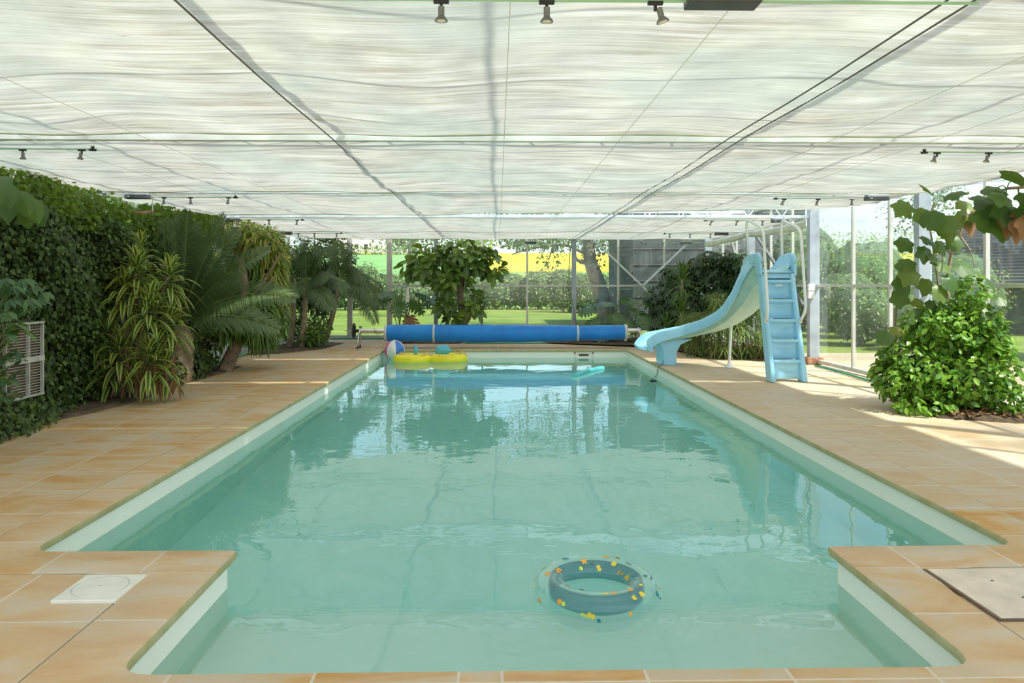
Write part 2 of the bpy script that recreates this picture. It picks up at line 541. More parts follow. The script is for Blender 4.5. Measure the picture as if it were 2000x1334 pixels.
    M['ivy'] = leafmat('ivy_leaf', [(.016, .036, .007), (.045, .095, .015), (.085, .155, .026), (.15, .23, .045)], .42, .22)
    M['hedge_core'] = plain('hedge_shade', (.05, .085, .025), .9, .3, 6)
    M['ivy_back'] = plain('ivy_gap_shade', (.018, .028, .009), .9, .3, 6)  # dark tone for the shade in the gaps of the creeper
    M['ivy_light'] = leafmat('sunlit_creeper_leaf', [(.10, .20, .03), (.20, .32, .05), (.30, .42, .07)], .42, .4)  # sunlight on the creeper top put into the leaf colour
    M['cycad'] = leafmat('cycad_leaf', [(.10, .16, .065), (.145, .22, .085), (.19, .275, .11)], .36, .15, tcol=(.12, .2, .03))
    M['kentia'] = leafmat('kentia_leaf', [(.06, .105, .038), (.09, .15, .05), (.13, .20, .07)], .4, .15, tcol=(.12, .2, .03))
    M['longleaf'] = leafmat('long_leaf', [(.050, .125, .022), (.100, .200, .035), (.175, .300, .050), (.250, .375, .062)], .34, .28)
    M['longleaf_lit'] = leafmat('long_leaf_sunlit', [(.18, .28, .03), (.34, .44, .05), (.50, .48, .09), (.52, .36, .16)], .36, .35)  # lit copy of the long leaf, sunlight put into its colour
    M['ficus'] = leafmat('rubber_leaf', [(.052, .124, .023), (.098, .195, .033), (.182, .299, .046), (.286, .403, .065)], .30, .22, vein=.5)
    M['monstera'] = leafmat('monstera_leaf', [(.033, .090, .027), (.068, .150, .042), (.112, .225, .060)], .3, .2)
    M['dry'] = leafmat('dry_leaf', [(.30, .15, .06), (.40, .22, .10), (.26, .13, .07)], .7, .2, tcol=(.4, .2, .06))
    M['shef'] = leafmat('dark_shrub_leaf', [(.018, .047, .018), (.036, .078, .026), (.065, .130, .039)], .36, .15)
    M['umbrella_leaf'] = leafmat('umbrella_plant_leaf', [(.036, .108, .048), (.072, .168, .066), (.120, .240, .084)], .33, .2)
    M['yucca'] = leafmat('sword_leaf', [(.05, .12, .02), (.09, .19, .03), (.14, .26, .05)], .35, .2)
    M['papyrus'] = leafmat('papyrus_leaf', [(.12, .20, .045), (.20, .30, .07), (.34, .42, .13)], .45, .25)
    M['straw'] = leafmat('straw_stem', [(.35, .26, .12), (.30, .20, .09), (.22, .22, .08)], .7, .1)
    M['bush'] = leafmat('bright_bush_leaf', [(.061, .176, .019), (.121, .284, .027), (.230, .432, .043), (.351, .567, .068)], .3, .34)
    M['vine'] = leafmat('vine_leaf', [(.04, .10, .025), (.08, .16, .03), (.14, .22, .035), (.30, .32, .05)], .4, .34)
    M['vine_big'] = leafmat('overhanging_leaf', [(.036, .096, .026), (.072, .156, .036), (.120, .216, .048)], .36, .3)
    t = NT('dracaena_leaf')
    uv = t.n('SeparateXYZ', {0: t.coord('UV')}).outputs[0]
    d = t.math('ABSOLUTE', t.math('SUBTRACT', uv, .5))
    rnd = t.n('NewGeometry').outputs['Random Per Island']
    mid = t.ramp(rnd, [(0, (.05, .12, .025)), (1, (.11, .20, .045))])
    edge = t.ramp(rnd, [(0, (.36, .46, .07)), (.6, (.52, .58, .12)), (1, (.62, .64, .22))])
    col = t.mix(t.ramp(d, [(.20, (0, 0, 0)), (.27, (1, 1, 1))]), mid, edge)
    p = t.bsdf(col, .36)
    tr = t.n('BsdfTranslucent', {'Color': col}).outputs[0]
    M['dracaena'] = t.done(t.mixs(.3, p, tr))
    # outside
    def ground(name, cols, s1=.5, s2=6):
        t = NT(name); pos = t.coord(world=True)
        n = t.math('ADD', t.math('MULTIPLY', t.noise(pos, s1, 5, .6), .6), t.math('MULTIPLY', t.noise(pos, s2, 4, .7), .4))
        col = t.ramp(n, [(.32 + .36 * i / (len(cols) - 1), c) for i, c in enumerate(cols)])
        return t.done(t.bsdf(col, .9, **{'Specular IOR Level': .1, 'Normal': t.bump(t.noise(pos, 30, 3), .8, .05)}))
    M['lawn'] = ground('lawn_grass', [(.09, .15, .028), (.17, .235, .045), (.28, .32, .085)])
    M['field'] = ground('young_crop_field', [(.17, .31, .11), (.21, .37, .14)], .1, 2)
    M['rape'] = ground('rapeseed_bloom', [(.66, .44, .04), (.76, .52, .06)], .1, 2)
    M['verge'] = ground('rough_verge', [(.20, .30, .08), (.30, .42, .10)], .3, 3)
    M['path'] = ground('bare_earth_path', [(.38, .30, .20), (.50, .42, .30)])
    M['hedge'] = leafmat('hedge_leaf', [(.06, .11, .03), (.12, .20, .05), (.24, .31, .10), (.36, .42, .18)], .5, .25)
    M['willow'] = leafmat('willow_leaf', [(.16, .26, .03), (.28, .38, .06), (.40, .48, .09)], .5, .4)
    M['oak'] = leafmat('tree_leaf', [(.05, .10, .02), (.10, .18, .035), (.18, .27, .06)], .5, .3)
    M['farleaf'] = leafmat('far_tree_leaf', [(.08, .13, .05), (.15, .21, .08)], .6, .2)
    M['shed'] = plain('weathered_shed_wall', (.042, .048, .048), .8, .15, 2)
    M['slat'] = plain('dark_wood_slat', (.10, .085, .075), .8, .2, 4)
    M['house'] = plain('white_render', (.80, .78, .74), .8, .03, 2)
    M['houseroof'] = plain('slate_roof', (.30, .30, .32), .7, .08, 2)
    M['tarp'] = plain('blue_tarpaulin', (.01, .06, .30), .4, .1, 4)
    M['mint'] = plain('mint_plastic', (.30, .62, .46), .4, .04, 6)
    M['brick'] = plain('old_brick', (.30, .16, .10), .9, .25, 14)
make_materials()
# ================================================================ POOL AND PAVING
XL, XR, YN, YF = -2.38, 2.715, 3.83, 15.66
AX0, AX1, AY = -1.33, 1.71, 2.615
WZ = -0.172
WL, WR, WF = -5.05, 5.5, 19.1       # greenhouse walls

def pool_loop(o, z, k=5):
    """outline of the pool, pushed outwards by o"""
    c = [((XL - o, YF + o), .02), ((XL - o, YN - o), .14), ((AX0 - o, YN - o), .02), ((AX0 - o, AY - o), .13),
         ((AX1 + o, AY - o), .13), ((AX1 + o, YN - o), .02), ((XR + o, YN - o), .14), ((XR + o, YF + o), .02)]
    n = len(c); out = []
    for i in range(n):
        p = V((*c[i][0], z)); a = V((*c[i - 1][0], z)) - p; b = V((*c[(i + 1) % n][0], z)) - p
        r = c[i][1]
        convex = i in (2, 5)
        r = max(.006, (r + o) if convex else (r - o))
        s_ = p + a.normalized() * r; e_ = p + b.normalized() * r
        for j in range(k + 1):
            t = j / k
            out.append(s_ * (1 - t) ** 2 + p * (2 * t * (1 - t)) + e_ * t * t)
    return out

# floor: paving with the pool cut out
bm = bmesh.new()
inn = [bm.verts.new(p) for p in pool_loop(.309, -.004)]
out = [bm.verts.new(p) for p in ((-5.2, -5, -.006), (5.65, -5, -.006), (5.65, 19.25, -.006), (-5.2, 19.25, -.006))]
es = [bm.edges.new((l[i], l[(i + 1) % len(l)])) for l in (inn, out) for i in range(len(l))]
bmesh.ops.triangle_fill(bm, edges=es, use_beauty=True, normal=(0, 0, 1))
for f in bm.faces:
    if f.normal.z < 0: f.normal_flip()
# slab thickness
ret = bmesh.ops.extrude_face_region(bm, geom=list(bm.faces))
for v in [g for g in ret['geom'] if isinstance(g, bmesh.types.BMVert)]:
    v.co.z -= .05
bmesh.ops.recalc_face_normals(bm, faces=bm.faces)
me = bpy.data.meshes.new('floor'); bm.to_mesh(me); bm.free()
me.materials.append(M['paving'])
floor = bpy.data.objects.new('floor', me); COL.objects.link(floor)
tag(floor, 'sandstone slab paving around the pool', 'floor', kind='structure')

m = MB()
m.rings([pool_loop(.30, -.05), pool_loop(.30, -.004), pool_loop(.296, 0), pool_loop(.016, 0), pool_loop(.005, -.005), pool_loop(0, -.018),
         pool_loop(.004, -.044), pool_loop(.016, -.05), pool_loop(.06, -.05)])
o = m.build('pool_coping', M['coping'], smooth='auto')
tag(o, 'rounded sandstone coping edging the pool', 'coping', kind='structure')

m = MB()
PD = -1.42
m.rings([pool_loop(.030, -.05), pool_loop(.030, PD)])
l = pool_loop(.030, PD)
m.add([(XL - .1, AY - .1, PD), (XR + .1, AY - .1, PD), (XR + .1, YF + .1, PD), (XL - .1, YF + .1, PD)], [(0, 1, 2, 3)])
o = m.build('pool_basin', M['liner'], normals=False)
tag(o, 'pale sand coloured pool liner', 'pool', kind='structure')
m = MB()
z0 = -.60
m.box(((AX0 + AX1) / 2, (AY + YN) / 2 - .02, (z0 + PD) / 2), (AX1 - AX0 + .075, YN - AY + .1, z0 - PD))
m.box(((AX0 + AX1) / 2, YN + .17, (-.9 + PD) / 2), (AX1 - AX0 + .05, .34, -.9 - PD))
m.box(((AX0 + AX1) / 2, YN + .48, (-1.18 + PD) / 2), (AX1 - AX0 + .05, .34, -1.18 - PD))
o = m.build('pool_steps', M['liner'], bevel=.02)
tag(o, 'submerged steps in the near alcove of the pool', 'steps', kind='structure')
m = MB()
m.rings([pool_loop(.034, WZ), pool_loop(.034, PD - .03)], cap=False)
top = pool_loop(.034, WZ); bot = pool_loop(.034, PD - .03)
for L_, fl in ((top, False), (bot, True)):
    tri = tessellate_polygon([L_])
    m.add(L_, [tuple(t) for t in tri])
o = m.build('pool_water', M['water'])
# weld the rims so that the body of water is closed
bm = bmesh.new(); bm.from_mesh(o.data); bmesh.ops.remove_doubles(bm, verts=bm.verts, dist=1e-5)
bmesh.ops.recalc_face_normals(bm, faces=bm.faces); bm.to_mesh(o.data); bm.free()
tag(o, 'clear turquoise pool water', 'water', kind='structure')

# planting beds (dark soil showing)
def bed(pts, label, h=.03):
    m = MB()
    c = sum((V((*p, 0)) for p in pts), V()) / len(pts)
    n = len(pts); L0 = []; L1 = []; L2 = []
    k = 8
    for i in range(n):
        a = V((*pts[i], 0)); b = V((*pts[(i + 1) % n], 0))
        for j in range(k):
            p = a.lerp(b, j / k)
            L0.append(p + UP * -.03)
            L1.append(p + UP * .004)
            q = p.lerp(c, .18); L2.append(q + UP * (h * R.uniform(.5, 1.2)))
    m.rings([L0, L1, L2])
    m.add(L2 + [c + UP * h], [(i, (i + 1) % len(L2), len(L2)) for i in range(len(L2))])
    o = m.build('planting_bed', M['soil'], smooth=True)
    return tag(o, label, 'planting bed', kind='structure')
bed([(-5.0, 4.0), (-4.72, 4.0), (-4.62, 6.9), (-4.3, 8.0), (-4.2, 9.0), (-4.35, 10.6), (-4.25, 11.6), (-4.28, 12.5), (-4.95, 12.8)], 'soil under the creeper wall')
bed([(-4.95, 14.5), (-4.3, 14.9), (-3.75, 15.9), (-3.6, 17.6), (-4.95, 18.0)], 'soil under the palm clump')
bed([(-2.55, 17.35), (-.9, 17.3), (-.6, 18.95), (-2.6, 18.95)], 'soil under the rubber tree')
bed([(1.05, 17.35), (3.2, 17.2), (3.75, 15.6), (3.85, 13.6), (4.75, 13.25), (5.4, 13.3), (5.4, 18.9), (1.2, 18.95)], 'soil of the corner bed behind the slide')
bed([(4.60, 8.65), (4.50, 7.5), (5.1, 7.2), (5.42, 7.2), (5.42, 8.8)], 'soil under the bright bush', .04)

# ================================================================ WALLS
def tagst(o, label=None, cat=None):
    return tag(o, label, cat, kind='structure')

def window(n, pane_rects, frames, glassm, label):
    """one bay: frame bars (a, b, w, h) and its panes (centre, size)"""
    r = empty('window_%d' % n, pane_rects[0][0], label, 'window', kind='structure')
    m = MB()
    for f in frames: m.bar(*f)
    m.build('frame', M['alu'], r)
    for c, d in pane_rects:
        m = MB(); m.box(c, d)
        gm = glassm
        if not isinstance(gm, str) and c[2] > 1.4: gm = 'glass_film'
        m.build('pane', M[gm] if isinstance(gm, str) else gm, r)
    return r
WN = [0]
ZT = 2.95     # eaves
def bay_y(x0, x1, muls, glassm, trans=1.35, label='', low='glass'):
    """a bay in the far wall (plane y = WF); muls = x of the intermediate bars"""
    WN[0] += 1
    xs = [x0] + muls + [x1]
    fr = []; pn = []
    for i, x in enumerate(xs[1:-1]): fr.append(((x, WF, .04), (x, WF, ZT), .05, .05))
    fr.append(((x0, WF, .05), (x1, WF, .05), .06, .06))
    fr.append(((x0, WF, ZT), (x1, WF, ZT), .08, .06))
    if trans: fr.append(((x0, WF - .005, trans), (x1, WF - .005, trans), .045, .05))
    for a, b in zip(xs, xs[1:]):
        if trans:
            pn.append((((a + b) / 2, WF + .01, (.08 + trans) / 2), (b - a - .03, .006, trans - .08)))
            pn.append((((a + b) / 2, WF + .01, (trans + ZT) / 2), (b - a - .03, .006, ZT - trans - .03)))
        else:
            pn.append((((a + b) / 2, WF + .01, (.08 + ZT) / 2), (b - a - .03, .006, ZT - .1)))
    return window(WN[0], pn, fr, glassm, label)
def bay_x(x, y0, y1, muls, glassm, trans=1.35, label=''):
    WN[0] += 1
    ys = [y0] + muls + [y1]
    fr = []; pn = []
    for y in ys[1:-1]: fr.append(((x, y, .02), (x, y, ZT), .045, .05))
    fr.append(((x, y0, .05), (x, y1, .05), .06, .06))
    fr.append(((x, y0, ZT), (x, y1, ZT), .08, .06))
    if trans: fr.append(((x, y0, trans), (x, y1, trans), .05, .045))
    s = 1 if x > 0 else -1
    for a, b in zip(ys, ys[1:]):
        for z0, z1 in (((.08, trans), (trans, ZT)) if trans else ((.08, ZT),)):
            pn.append(((x + .01 * s, (a + b) / 2, (z0 + z1) / 2), (.006, b - a - .03, z1 - z0 - .03)))
    return window(WN[0], pn, fr, glassm, label)
# far wall
bay_y(WL, -3.78, [], 'glass_clear', None, 'clear tall pane of the far wall behind the palm clump')
bay_y(-3.78, -2.77, [], 'glass_clear', None, 'clear tall pane of the far wall beside the reel handwheel')
bay_y(-2.77, -1.58, [], 'glass_film', 1.35, 'far wall window behind the slit-leaved plant')
bay_y(-1.58, 1.96, [-.40, .76], 'glass_film', 1.35, 'far wall window bay behind the rubber tree facing the yellow field')
bay_y(1.96, WR, [3.11, 4.30], 'glass_film', 1.35, 'braced far wall window bay behind the corner plants')
# right wall
bay_x(WR, 15.9, WF, [17.0, 18.05], 'glass_film', 1.35, 'side window bay in the far corner beyond the slide')
bay_x(WR, 12.7, 15.9, [13.75, 14.85], 'glass_film', 1.35, 'side window bay hidden behind the slide ladder')
bay_x(WR, 9.4, 12.7, [10.3, 11.38], 'glass_film', 1.35, 'side window bay between the ladder and the bright bush')
bay_x(WR, 6.0, 9.4, [7.1, 8.25], 'glass_film', 1.35, 'side window bay behind the bright bush')
bay_x(WR, 2.7, 6.0, [3.8, 4.9], 'glass_film', 1.35, 'side window bay next to the camera on the slide side')
bay_x(WR, -.6, 2.7, [.5, 1.6], 'glass_film', 1.35, 'side window bay level with the camera on the slide side')
# left wall: glazed above, milky sheets at the foot
bay_x(WL, 15.9, WF, [17.0, 18.05], 'glass_film', 1.35, 'side window bay behind the palm clump')
bay_x(WL, 12.7, 15.9, [13.75, 14.85], M['milky'], 1.35, 'white translucent side bay behind the leaning tree')
bay_x(WL, 9.4, 12.7, [10.5, 11.6], M['milky'], 1.35, 'white translucent side bay behind the feathery palm')
bay_x(WL, 6.0, 9.4, [7.1, 8.25], 'glass_film', 1.35, 'side window bay behind the creeper wall')
bay_x(WL, 2.7, 6.0, [3.8, 4.9], 'glass_film', 1.35, 'side window bay next to the camera on the creeper side')
bay_x(WL, -.6, 2.7, [.5, 1.6], 'glass_film', 1.35, 'side window bay level with the camera on the creeper side')
WHERE = {-.6: 'level with the camera', 2.7: 'nearest the camera', 6.0: 'at the nearest steel beam', 9.4: 'at the second steel beam', 12.7: 'at the latticed third beam', 15.9: 'at the fourth beam', 19.1: 'in the far corner'}
def column(x, y, w, d, mat, label, z1=3.0, footing=False):
    r = empty('steel_column', (x, y, 0), label, 'column', kind='structure')
    m = MB(); m.box((x, y, z1 / 2), (w, d, z1)); m.build('shaft', mat, r, bevel=.006)
    if footing:
        m = MB(); m.box((x, y, .055), (w + .12, d + .1, .13)); m.build('footing', M['brick'], r, bevel=.01)
for y in (-.6, 2.7, 6.0, 9.4, 12.7, 15.9, 19.1):
    mt = M['post']
    column(WR - .06, y, .17, .12, mt, 'grey-blue steel column of the slide-side wall ' + WHERE[y], footing=(y < 16))
    column(WL + .06, y, .12, .12, mt, 'grey steel column of the creeper-side wall ' + WHERE[y])
column(-1.58, WF - .06, .10, .10, mt, 'grey-blue steel column of the far wall behind the rubber tree')
column(1.96, WF - .06, .11, .10, mt, 'grey-blue steel column of the far wall facing the yellow field')
column(-3.78, WF - .03, .13, .07, M['alu'], 'broad aluminium door post beside the reel handwheel')
column(-2.77, WF - .03, .13, .07, M['alu'], 'broad aluminium door post behind the beach ball')
# braces of the far wall
bx = [((2.47, 2.52), (3.72, 1.34)), ((3.72, 1.34), (4.95, 2.5)), ((3.72, 1.34), (4.4, .6))]
for (a, b), lab in zip(bx, ('falling from the beam to the rail', 'rising towards the corner', 'falling behind the leaves')):
    m = MB(); m.bar((a[0], WF - .09, a[1]), (b[0], WF - .09, b[1]), .06, .04)
    o = m.build('wall_brace', M['steel']); tagst(o, 'diagonal steel brace of the far wall ' + lab, 'brace')
for (ya, za, yb, zb) in ((17.1, 2.45, 15.95, 1.1), (13.0, 1.0, 15.6, 2.5)):
    m = MB(); m.bar((WR - .1, ya, za), (WR - .1, yb, zb), .05, .04)
    o = m.build('wall_brace', M['dark_steel']); tagst(o, 'dark diagonal brace of the side wall behind the slide, ' + ('lower end at the fourth beam' if ya > 15 else 'lower end by the ladder'), 'brace')
# cream cloth valance along the slide-side wall
m = MB()
def vf(u, v):
    y = 12.8 + u * 6.2
    return V((WR - .15 + .015 * math.sin(u * 60) * v, y, 2.50 - .02 * math.sin(u * 9) - v * (.15 + .015 * math.sin(u * 23))))
m.grid(vf, 60, 3)
o = m.build('cloth_valance', M['valance'], smooth=True, normals=False)
sm = o.modifiers.new('t', 'SOLIDIFY'); sm.thickness = .004
tag(o, 'cream cloth strip along the side wall beyond the slide ladder', 'valance')

# ================================================================ ROOF
def truss(y, label, full=True):
    r = empty('roof_truss', (0, y, 2.5), label, 'truss', kind='structure')
    m = MB(); m.bar((WL, y, 2.538), (WR, y, 2.538), .05, .052); m.build('bottom_chord', M['steel'], r, bevel=.004)
    m = MB(); m.bar((WL, y, 2.93), (WR, y, 2.93), .05, .05); m.build('top_chord', M['steel_white'], r)
    m = MB(); x = WL + .1; k = 0
    while x < WR - .4:
        m.tube([(x, y, 2.55), (x + .26, y, 2.92)], .011, 6)
        m.tube([(x + .28, y, 2.92), (x + .54, y, 2.55)], .011, 6)
        x += .58
    m.build('lattice', M['steel_white'], r)
for y in (-.6, 2.7, 6.0, 9.4, 12.7, 15.9):
    truss(y, 'galvanised lattice roof beam ' + WHERE[y].replace('in the', 'at the'))
# gutters and glass gables along the house
G = [WR, 2.25, -1.0, -4.25]
m_r = empty('roof', (0, 8, 3), 'glass gable roof over the pool', 'roof', kind='structure')
Y0, Y1 = -5.0, WF + .1
g = MB(); rd = MB()
for x in G[:]:
    g.box((x, (Y0 + Y1) / 2, 3.0), (.035, Y1 - Y0, .05))
spans = list(zip(G[1:], G))
for a, b in spans:
    c = (a + b) / 2
    rd.box((c, (Y0 + Y1) / 2, 3.72), (.02, Y1 - Y0, .04))
g.build('gutter', M['steel'], m_r); rd.build('ridge', M['steel_white'], m_r)
gl = MB(); bars = MB()
def slope(xa, za, xb, zb):
    L = V((xb - xa, 0, zb - za)); n = V((0, 1, 0)).cross(L).normalized() * .003
    gl.prism([V((xa, Y0, za)), V((xb, Y0, zb)), V((xb, Y1, zb)), V((xa, Y1, za))], n)
    y = Y0
    while y < Y1:
        bars.bar((xa, y, za - .015), (xb, y, zb - .015), .016, .03); y += 1.1
for a, b in spans:
    c = (a + b) / 2
    slope(a, 3.03, c, 3.72); slope(c, 3.72, b, 3.03)
slope(WL, 3.37, -4.25, 3.03)
gl.build('roof_glazing', M['glass_roof'], m_r); bars.build('glazing_bars', M['steel_white'], m_r)
# gable of the far wall above the eaves
m = MB()
for a, b in spans:
    m.prism([(a, WF, 2.97), (b, WF, 2.97), ((a + b) / 2, WF, 3.7)], (0, .006, 0))
m.build('gable_glazing', M['glass_film'], m_r)

# ================================================================ SHADE NETS
def net(ya, yb, label, yb_fn=None, sag=.03, seed=0, xl=WL + .02, xr=WR - .21, za=2.52, zb=2.545):
    r = empty('shade_net', ((xl + xr) / 2, ya, za), label, 'shade net', 'shade nets under the glass roof')
    rr = random.Random(seed); ph = [rr.uniform(0, 6.3) for _ in range(8)]
    end = yb_fn or (lambda x: yb)
    def z(u, v):
        x = xl + (xr - xl) * u
        w = .012 * math.sin(x * 2.1 + ph[0]) + .008 * math.sin(x * 4.7 + ph[1] + v * 2)
        rip = .010 * math.sin(v * 19 + ph[2] + 1.3 * math.sin(x * .9 + ph[3])) * math.sin(x * 1.4 + ph[4]) + .005 * math.sin(v * 41 + ph[5] + 2 * math.sin(x * 1.3))
        s = math.sin(PI * v)
        return za + (zb - za) * v - sag * s * (1 + .3 * math.sin(x * 1.9 + ph[6])) + (w + rip) * min(1, s * 3) + w * v * .5
    def fn(u, v):
        x = xl + (xr - xl) * u
        return V((x, ya + (end(x) - ya) * v, z(u, v)))
    m = MB(); m.grid(fn, 130, 40); c = m.build('cloth', M['net'], r, smooth=True, normals=False)
    m = MB(); m.tube([fn(i / 130, 1) for i in range(131)], [.009 + .003 * math.sin(i * .31 + ph[7]) for i in range(131)], 8)
    m.build('hem', M['hem'], r, smooth=True)
net(1.3, 2.66, 'unseen shade net above the camera, cut short to let sun in behind', seed=1)  # out of view; its length lets sun fall on the floor behind
net(2.73, 5.935, 'big shade net overhead, before the nearest steel beam', seed=2, zb=2.556)
net(6.03, 9.21, 'stained shade net between the nearest and second beams', seed=3, zb=2.512)
net(9.43, 12.4, 'shade net between the second beam and the latticed gap', lambda x: 12.52 - max(0, (x + 1.5)) * .16 if x < 3.5 else 11.72 - (x - 3.5) * .35, seed=4)
net(12.73, 15.86, 'shade net between the latticed beam and the fourth beam', seed=5, zb=2.50)
net(15.93, 18.98, 'farthest shade net, ending at the far glass wall', seed=6)
# support wires along the house
for x, lab, nm in ((-1.29, 'thin dark wire running lengthwise over the ball end of the pool', 'wire'), (1.80, 'thin dark wire under the nets, nearer the pool of the pair', 'wire'), (1.91, 'thin dark wire under the nets, nearer the slide of the pair', 'wire')):
    m = MB(); m.tube([(x, y, 2.488 - .008 * math.sin(y * 1.9)) for y in [1 + i * .6 for i in range(31)]], .0045, 6)
    o = m.build('support_wire', M['wire']); tag(o, lab, 'wire')
for i, x in enumerate((-4.5, -3.6, -2.7, .05, .95, 2.6, 3.4, 4.3, 4.9)):
    m = MB(); m.tube([(x, y, 2.483) for y in (2.8, 6.0, 9.4, 12.7, 15.9, 18.9)], .0022, 5)
    o = m.build('net_string', M['wire_white'])
    tag(o, ('thin white cord carrying the nets, %s' % ('nearest the creeper wall', 'second from the creeper wall', 'third from the creeper wall', 'over the middle of the pool', 'just to the slide side of mid-pool', 'over the slide-side coping', 'over the chute of the slide', 'over the slide ladder', 'nearest the slide-side windows')[i]), 'cord')
# ================================================================ SLIDE
S = empty('pool_slide', (4.08, 10.45, 0), 'pale blue curved pool slide with ladder and white handrails', 'pool slide')
path = curve([(4.07, 10.80, 1.56), (4.05, 11.0, 1.555), (4.0, 11.22, 1.40), (3.93, 11.50, 1.10), (3.82, 11.85, .84), (3.60, 12.25, .645), (3.30, 12.55, .53), (3.02, 12.68, .455), (2.76, 12.73, .39), (2.57, 12.72, .335), (2.50, 12.705, .25)], 9)
N = len(path)
def frames(path):
    out = []
    for i, p in enumerate(path):
        t = (path[min(i + 1, N - 1)] - path[max(i - 1, 0)])
        h = V((t.x, t.y, 0)).normalized()
        side = V((h.y, -h.x, 0))          # to the rider's right
        t.normalize()
        up = side.cross(t).normalized()
        if up.z < 0: up = -up
        out.append((p, t, side, up))
    return out
FR = frames(path)
def width(i):
    u = i / (N - 1)
    return .222
def wall(i):
    u = i / (N - 1)
    k = .245 if u < .08 else .245 - .075 * min(1, (u - .08) / .3)
    if u < .06: k = .245 * (.80 + .20 * u / .06)
    if u > .84: k = .17 - .125 * ((u - .84) / .16) ** 1.2
    return k
def section(i):
    p, t, s, up = FR[i]; w = width(i); h = wall(i); u = i / (N - 1)
    up2 = up.lerp(UP, .75).normalized() if u < .12 else up
    fl = .115 if u < .9 else .115 - .06 * (u - .9) / .1       # how far the outer skirt hangs below the rim
    lowz = h - fl - .05
    if u > .80: lowz += (-.035 - lowz) * min(1, (u - .80) / .2)
    pr = [(-w - .052, lowz), (-w - .050, h - .03), (-w - .040, h - .006), (-w - .022, h + .002), (-w - .004, h - .012), (-w + .006, h * .5), (-w + .03, .045), (-w + .085, .012), (-.07, 0)]
    pr = pr + [(-a, b) for a, b in pr[::-1]]
    inner = [p + s * a + up2 * b for a, b in pr]
    lo = [(w + .042, lowz), (w + .030, h - .03), (w + .016, h * .5 - .01), (w * .6, -.022), (0, -.03), (-w * .6, -.022), (-w - .016, h * .5 - .01), (-w - .030, h - .03), (-w - .042, lowz)]
    return inner + [p + s * a + up2 * b for a, b in lo]
loops = [section(i) for i in range(N)]
nn = 18
m = MB(); m.rings(loops, closed=True, cap=True)
m.build('chute', M['blue_slide'], S, smooth='auto')
# recessed raw underside
m = MB(); L2 = []
for i in range(0, N - 12):
    p, t, s, up = FR[i]; w = width(i); h = wall(i); u = i / (N - 1)
    d = .05 + .20 * max(0, 1 - u * 2.6)
    L2.append([p + s * a + up * b for a, b in ((-w - .03, h - .15), (-w - .012, .02), (-w * .8, -d * .8), (0, -d), (w * .8, -d * .8), (w + .012, .02), (w + .03, h - .15), (0, -.012))])
m.rings(L2, cap=True); m.build('underside', M['slide_under'], S, smooth='auto')
# side cheeks of the top platform
d0 = V((FR[4][1].x, FR[4][1].y, 0)).normalized(); s0 = V((d0.y, -d0.x, 0))
P0 = V((4.075, 10.74, 0))
for sg in (-1, 1):
    pr = [(-.03, 1.50), (-.03, 1.70), (.0, 1.79), (.07, 1.835), (.24, 1.83), (.44, 1.80), (.58, 1.70), (.70, 1.52), (.62, 1.40), (.50, 1.58), (.38, 1.66), (.12, 1.67), (.09, 1.5)]
    m = MB()
    m.prism([P0 + d0 * a + s0 * (sg * .232) + UP * b for a, b in pr], s0 * (sg * .055))
    m.build('side_cheek', M['blue_slide'], S, bevel=.018, smooth=True)
# ladder
B0 = V((4.08, 10.30, 0)); T0 = V((4.075, 10.74, 1.56))
ld = (T0 - B0); hd = V((ld.x, ld.y, 0)).normalized(); sx = V((hd.y, -hd.x, 0))
hw = .262
for sg in (-1, 1):
    m = MB(); loops = []
    for k in range(13):
        t = k / 12; c = B0 + ld * t + sx * (sg * (hw - .012 * t))
        if k == 12: c.z -= .02
        dp = .19 - .03 * t; wd = .072
        q = [(-.0, 0), (.02, -.012), (wd - .02, -.012), (wd, 0.01), (wd, dp), (0.0, dp)]
        loops.append([c - sx * (sg * a) + hd * b for a, b in q])
    m.rings(loops, cap=True)
    m.build('stringer', M['blue_slide'], S, bevel=.01, smooth=True)
for k in range(5):
    z = .305 + k * .283; t = z / ld.z
    c = B0 + ld * t; w = hw - .06
    m = MB(); loops = []
    # tread with rolled nose and the dished riser below it
    pr = [(.17, .0), (.02, .0), (-.004, -.008), (-.012, -.025), (-.004, -.042), (.012, -.05), (.03, -.055)]
    zz = -.268
    back = [(.045, -.10), (.075 - .1 * 0, -.18), (.062, zz)]
    pr2 = pr + back
    for j in range(9):
        a = -w + 2 * w * j / 8
        dish = .035 * (1 - (a / w) ** 2)
        row = []
        for i, (b, h) in enumerate(pr2):
            extra = dish if i > 6 else 0
            lean = -(h / ld.z) * 0
            row.append(c + sx * a + hd * (b + extra + (h * ld.xy.length / ld.z if i > 6 else 0)) + UP * h)
        loops.append(row)
    m.rings(loops, closed=False)
    o = m.build('step', M['blue_slide'], S, smooth=True, normals=False)
    sm = o.modifiers.new('t', 'SOLIDIFY'); sm.thickness = .012
# pale maker's plate under the top step
c = B0 + ld * ((.305 + 4 * .283 - .08) / ld.z)
m = MB(); m.bar(c - sx * .04 + hd * .03, c + sx * .06 + hd * .03, .008, .022); o = m.build('plate', M['white_plastic'], S); o['label'] = 'small pale printed plate under the top step'
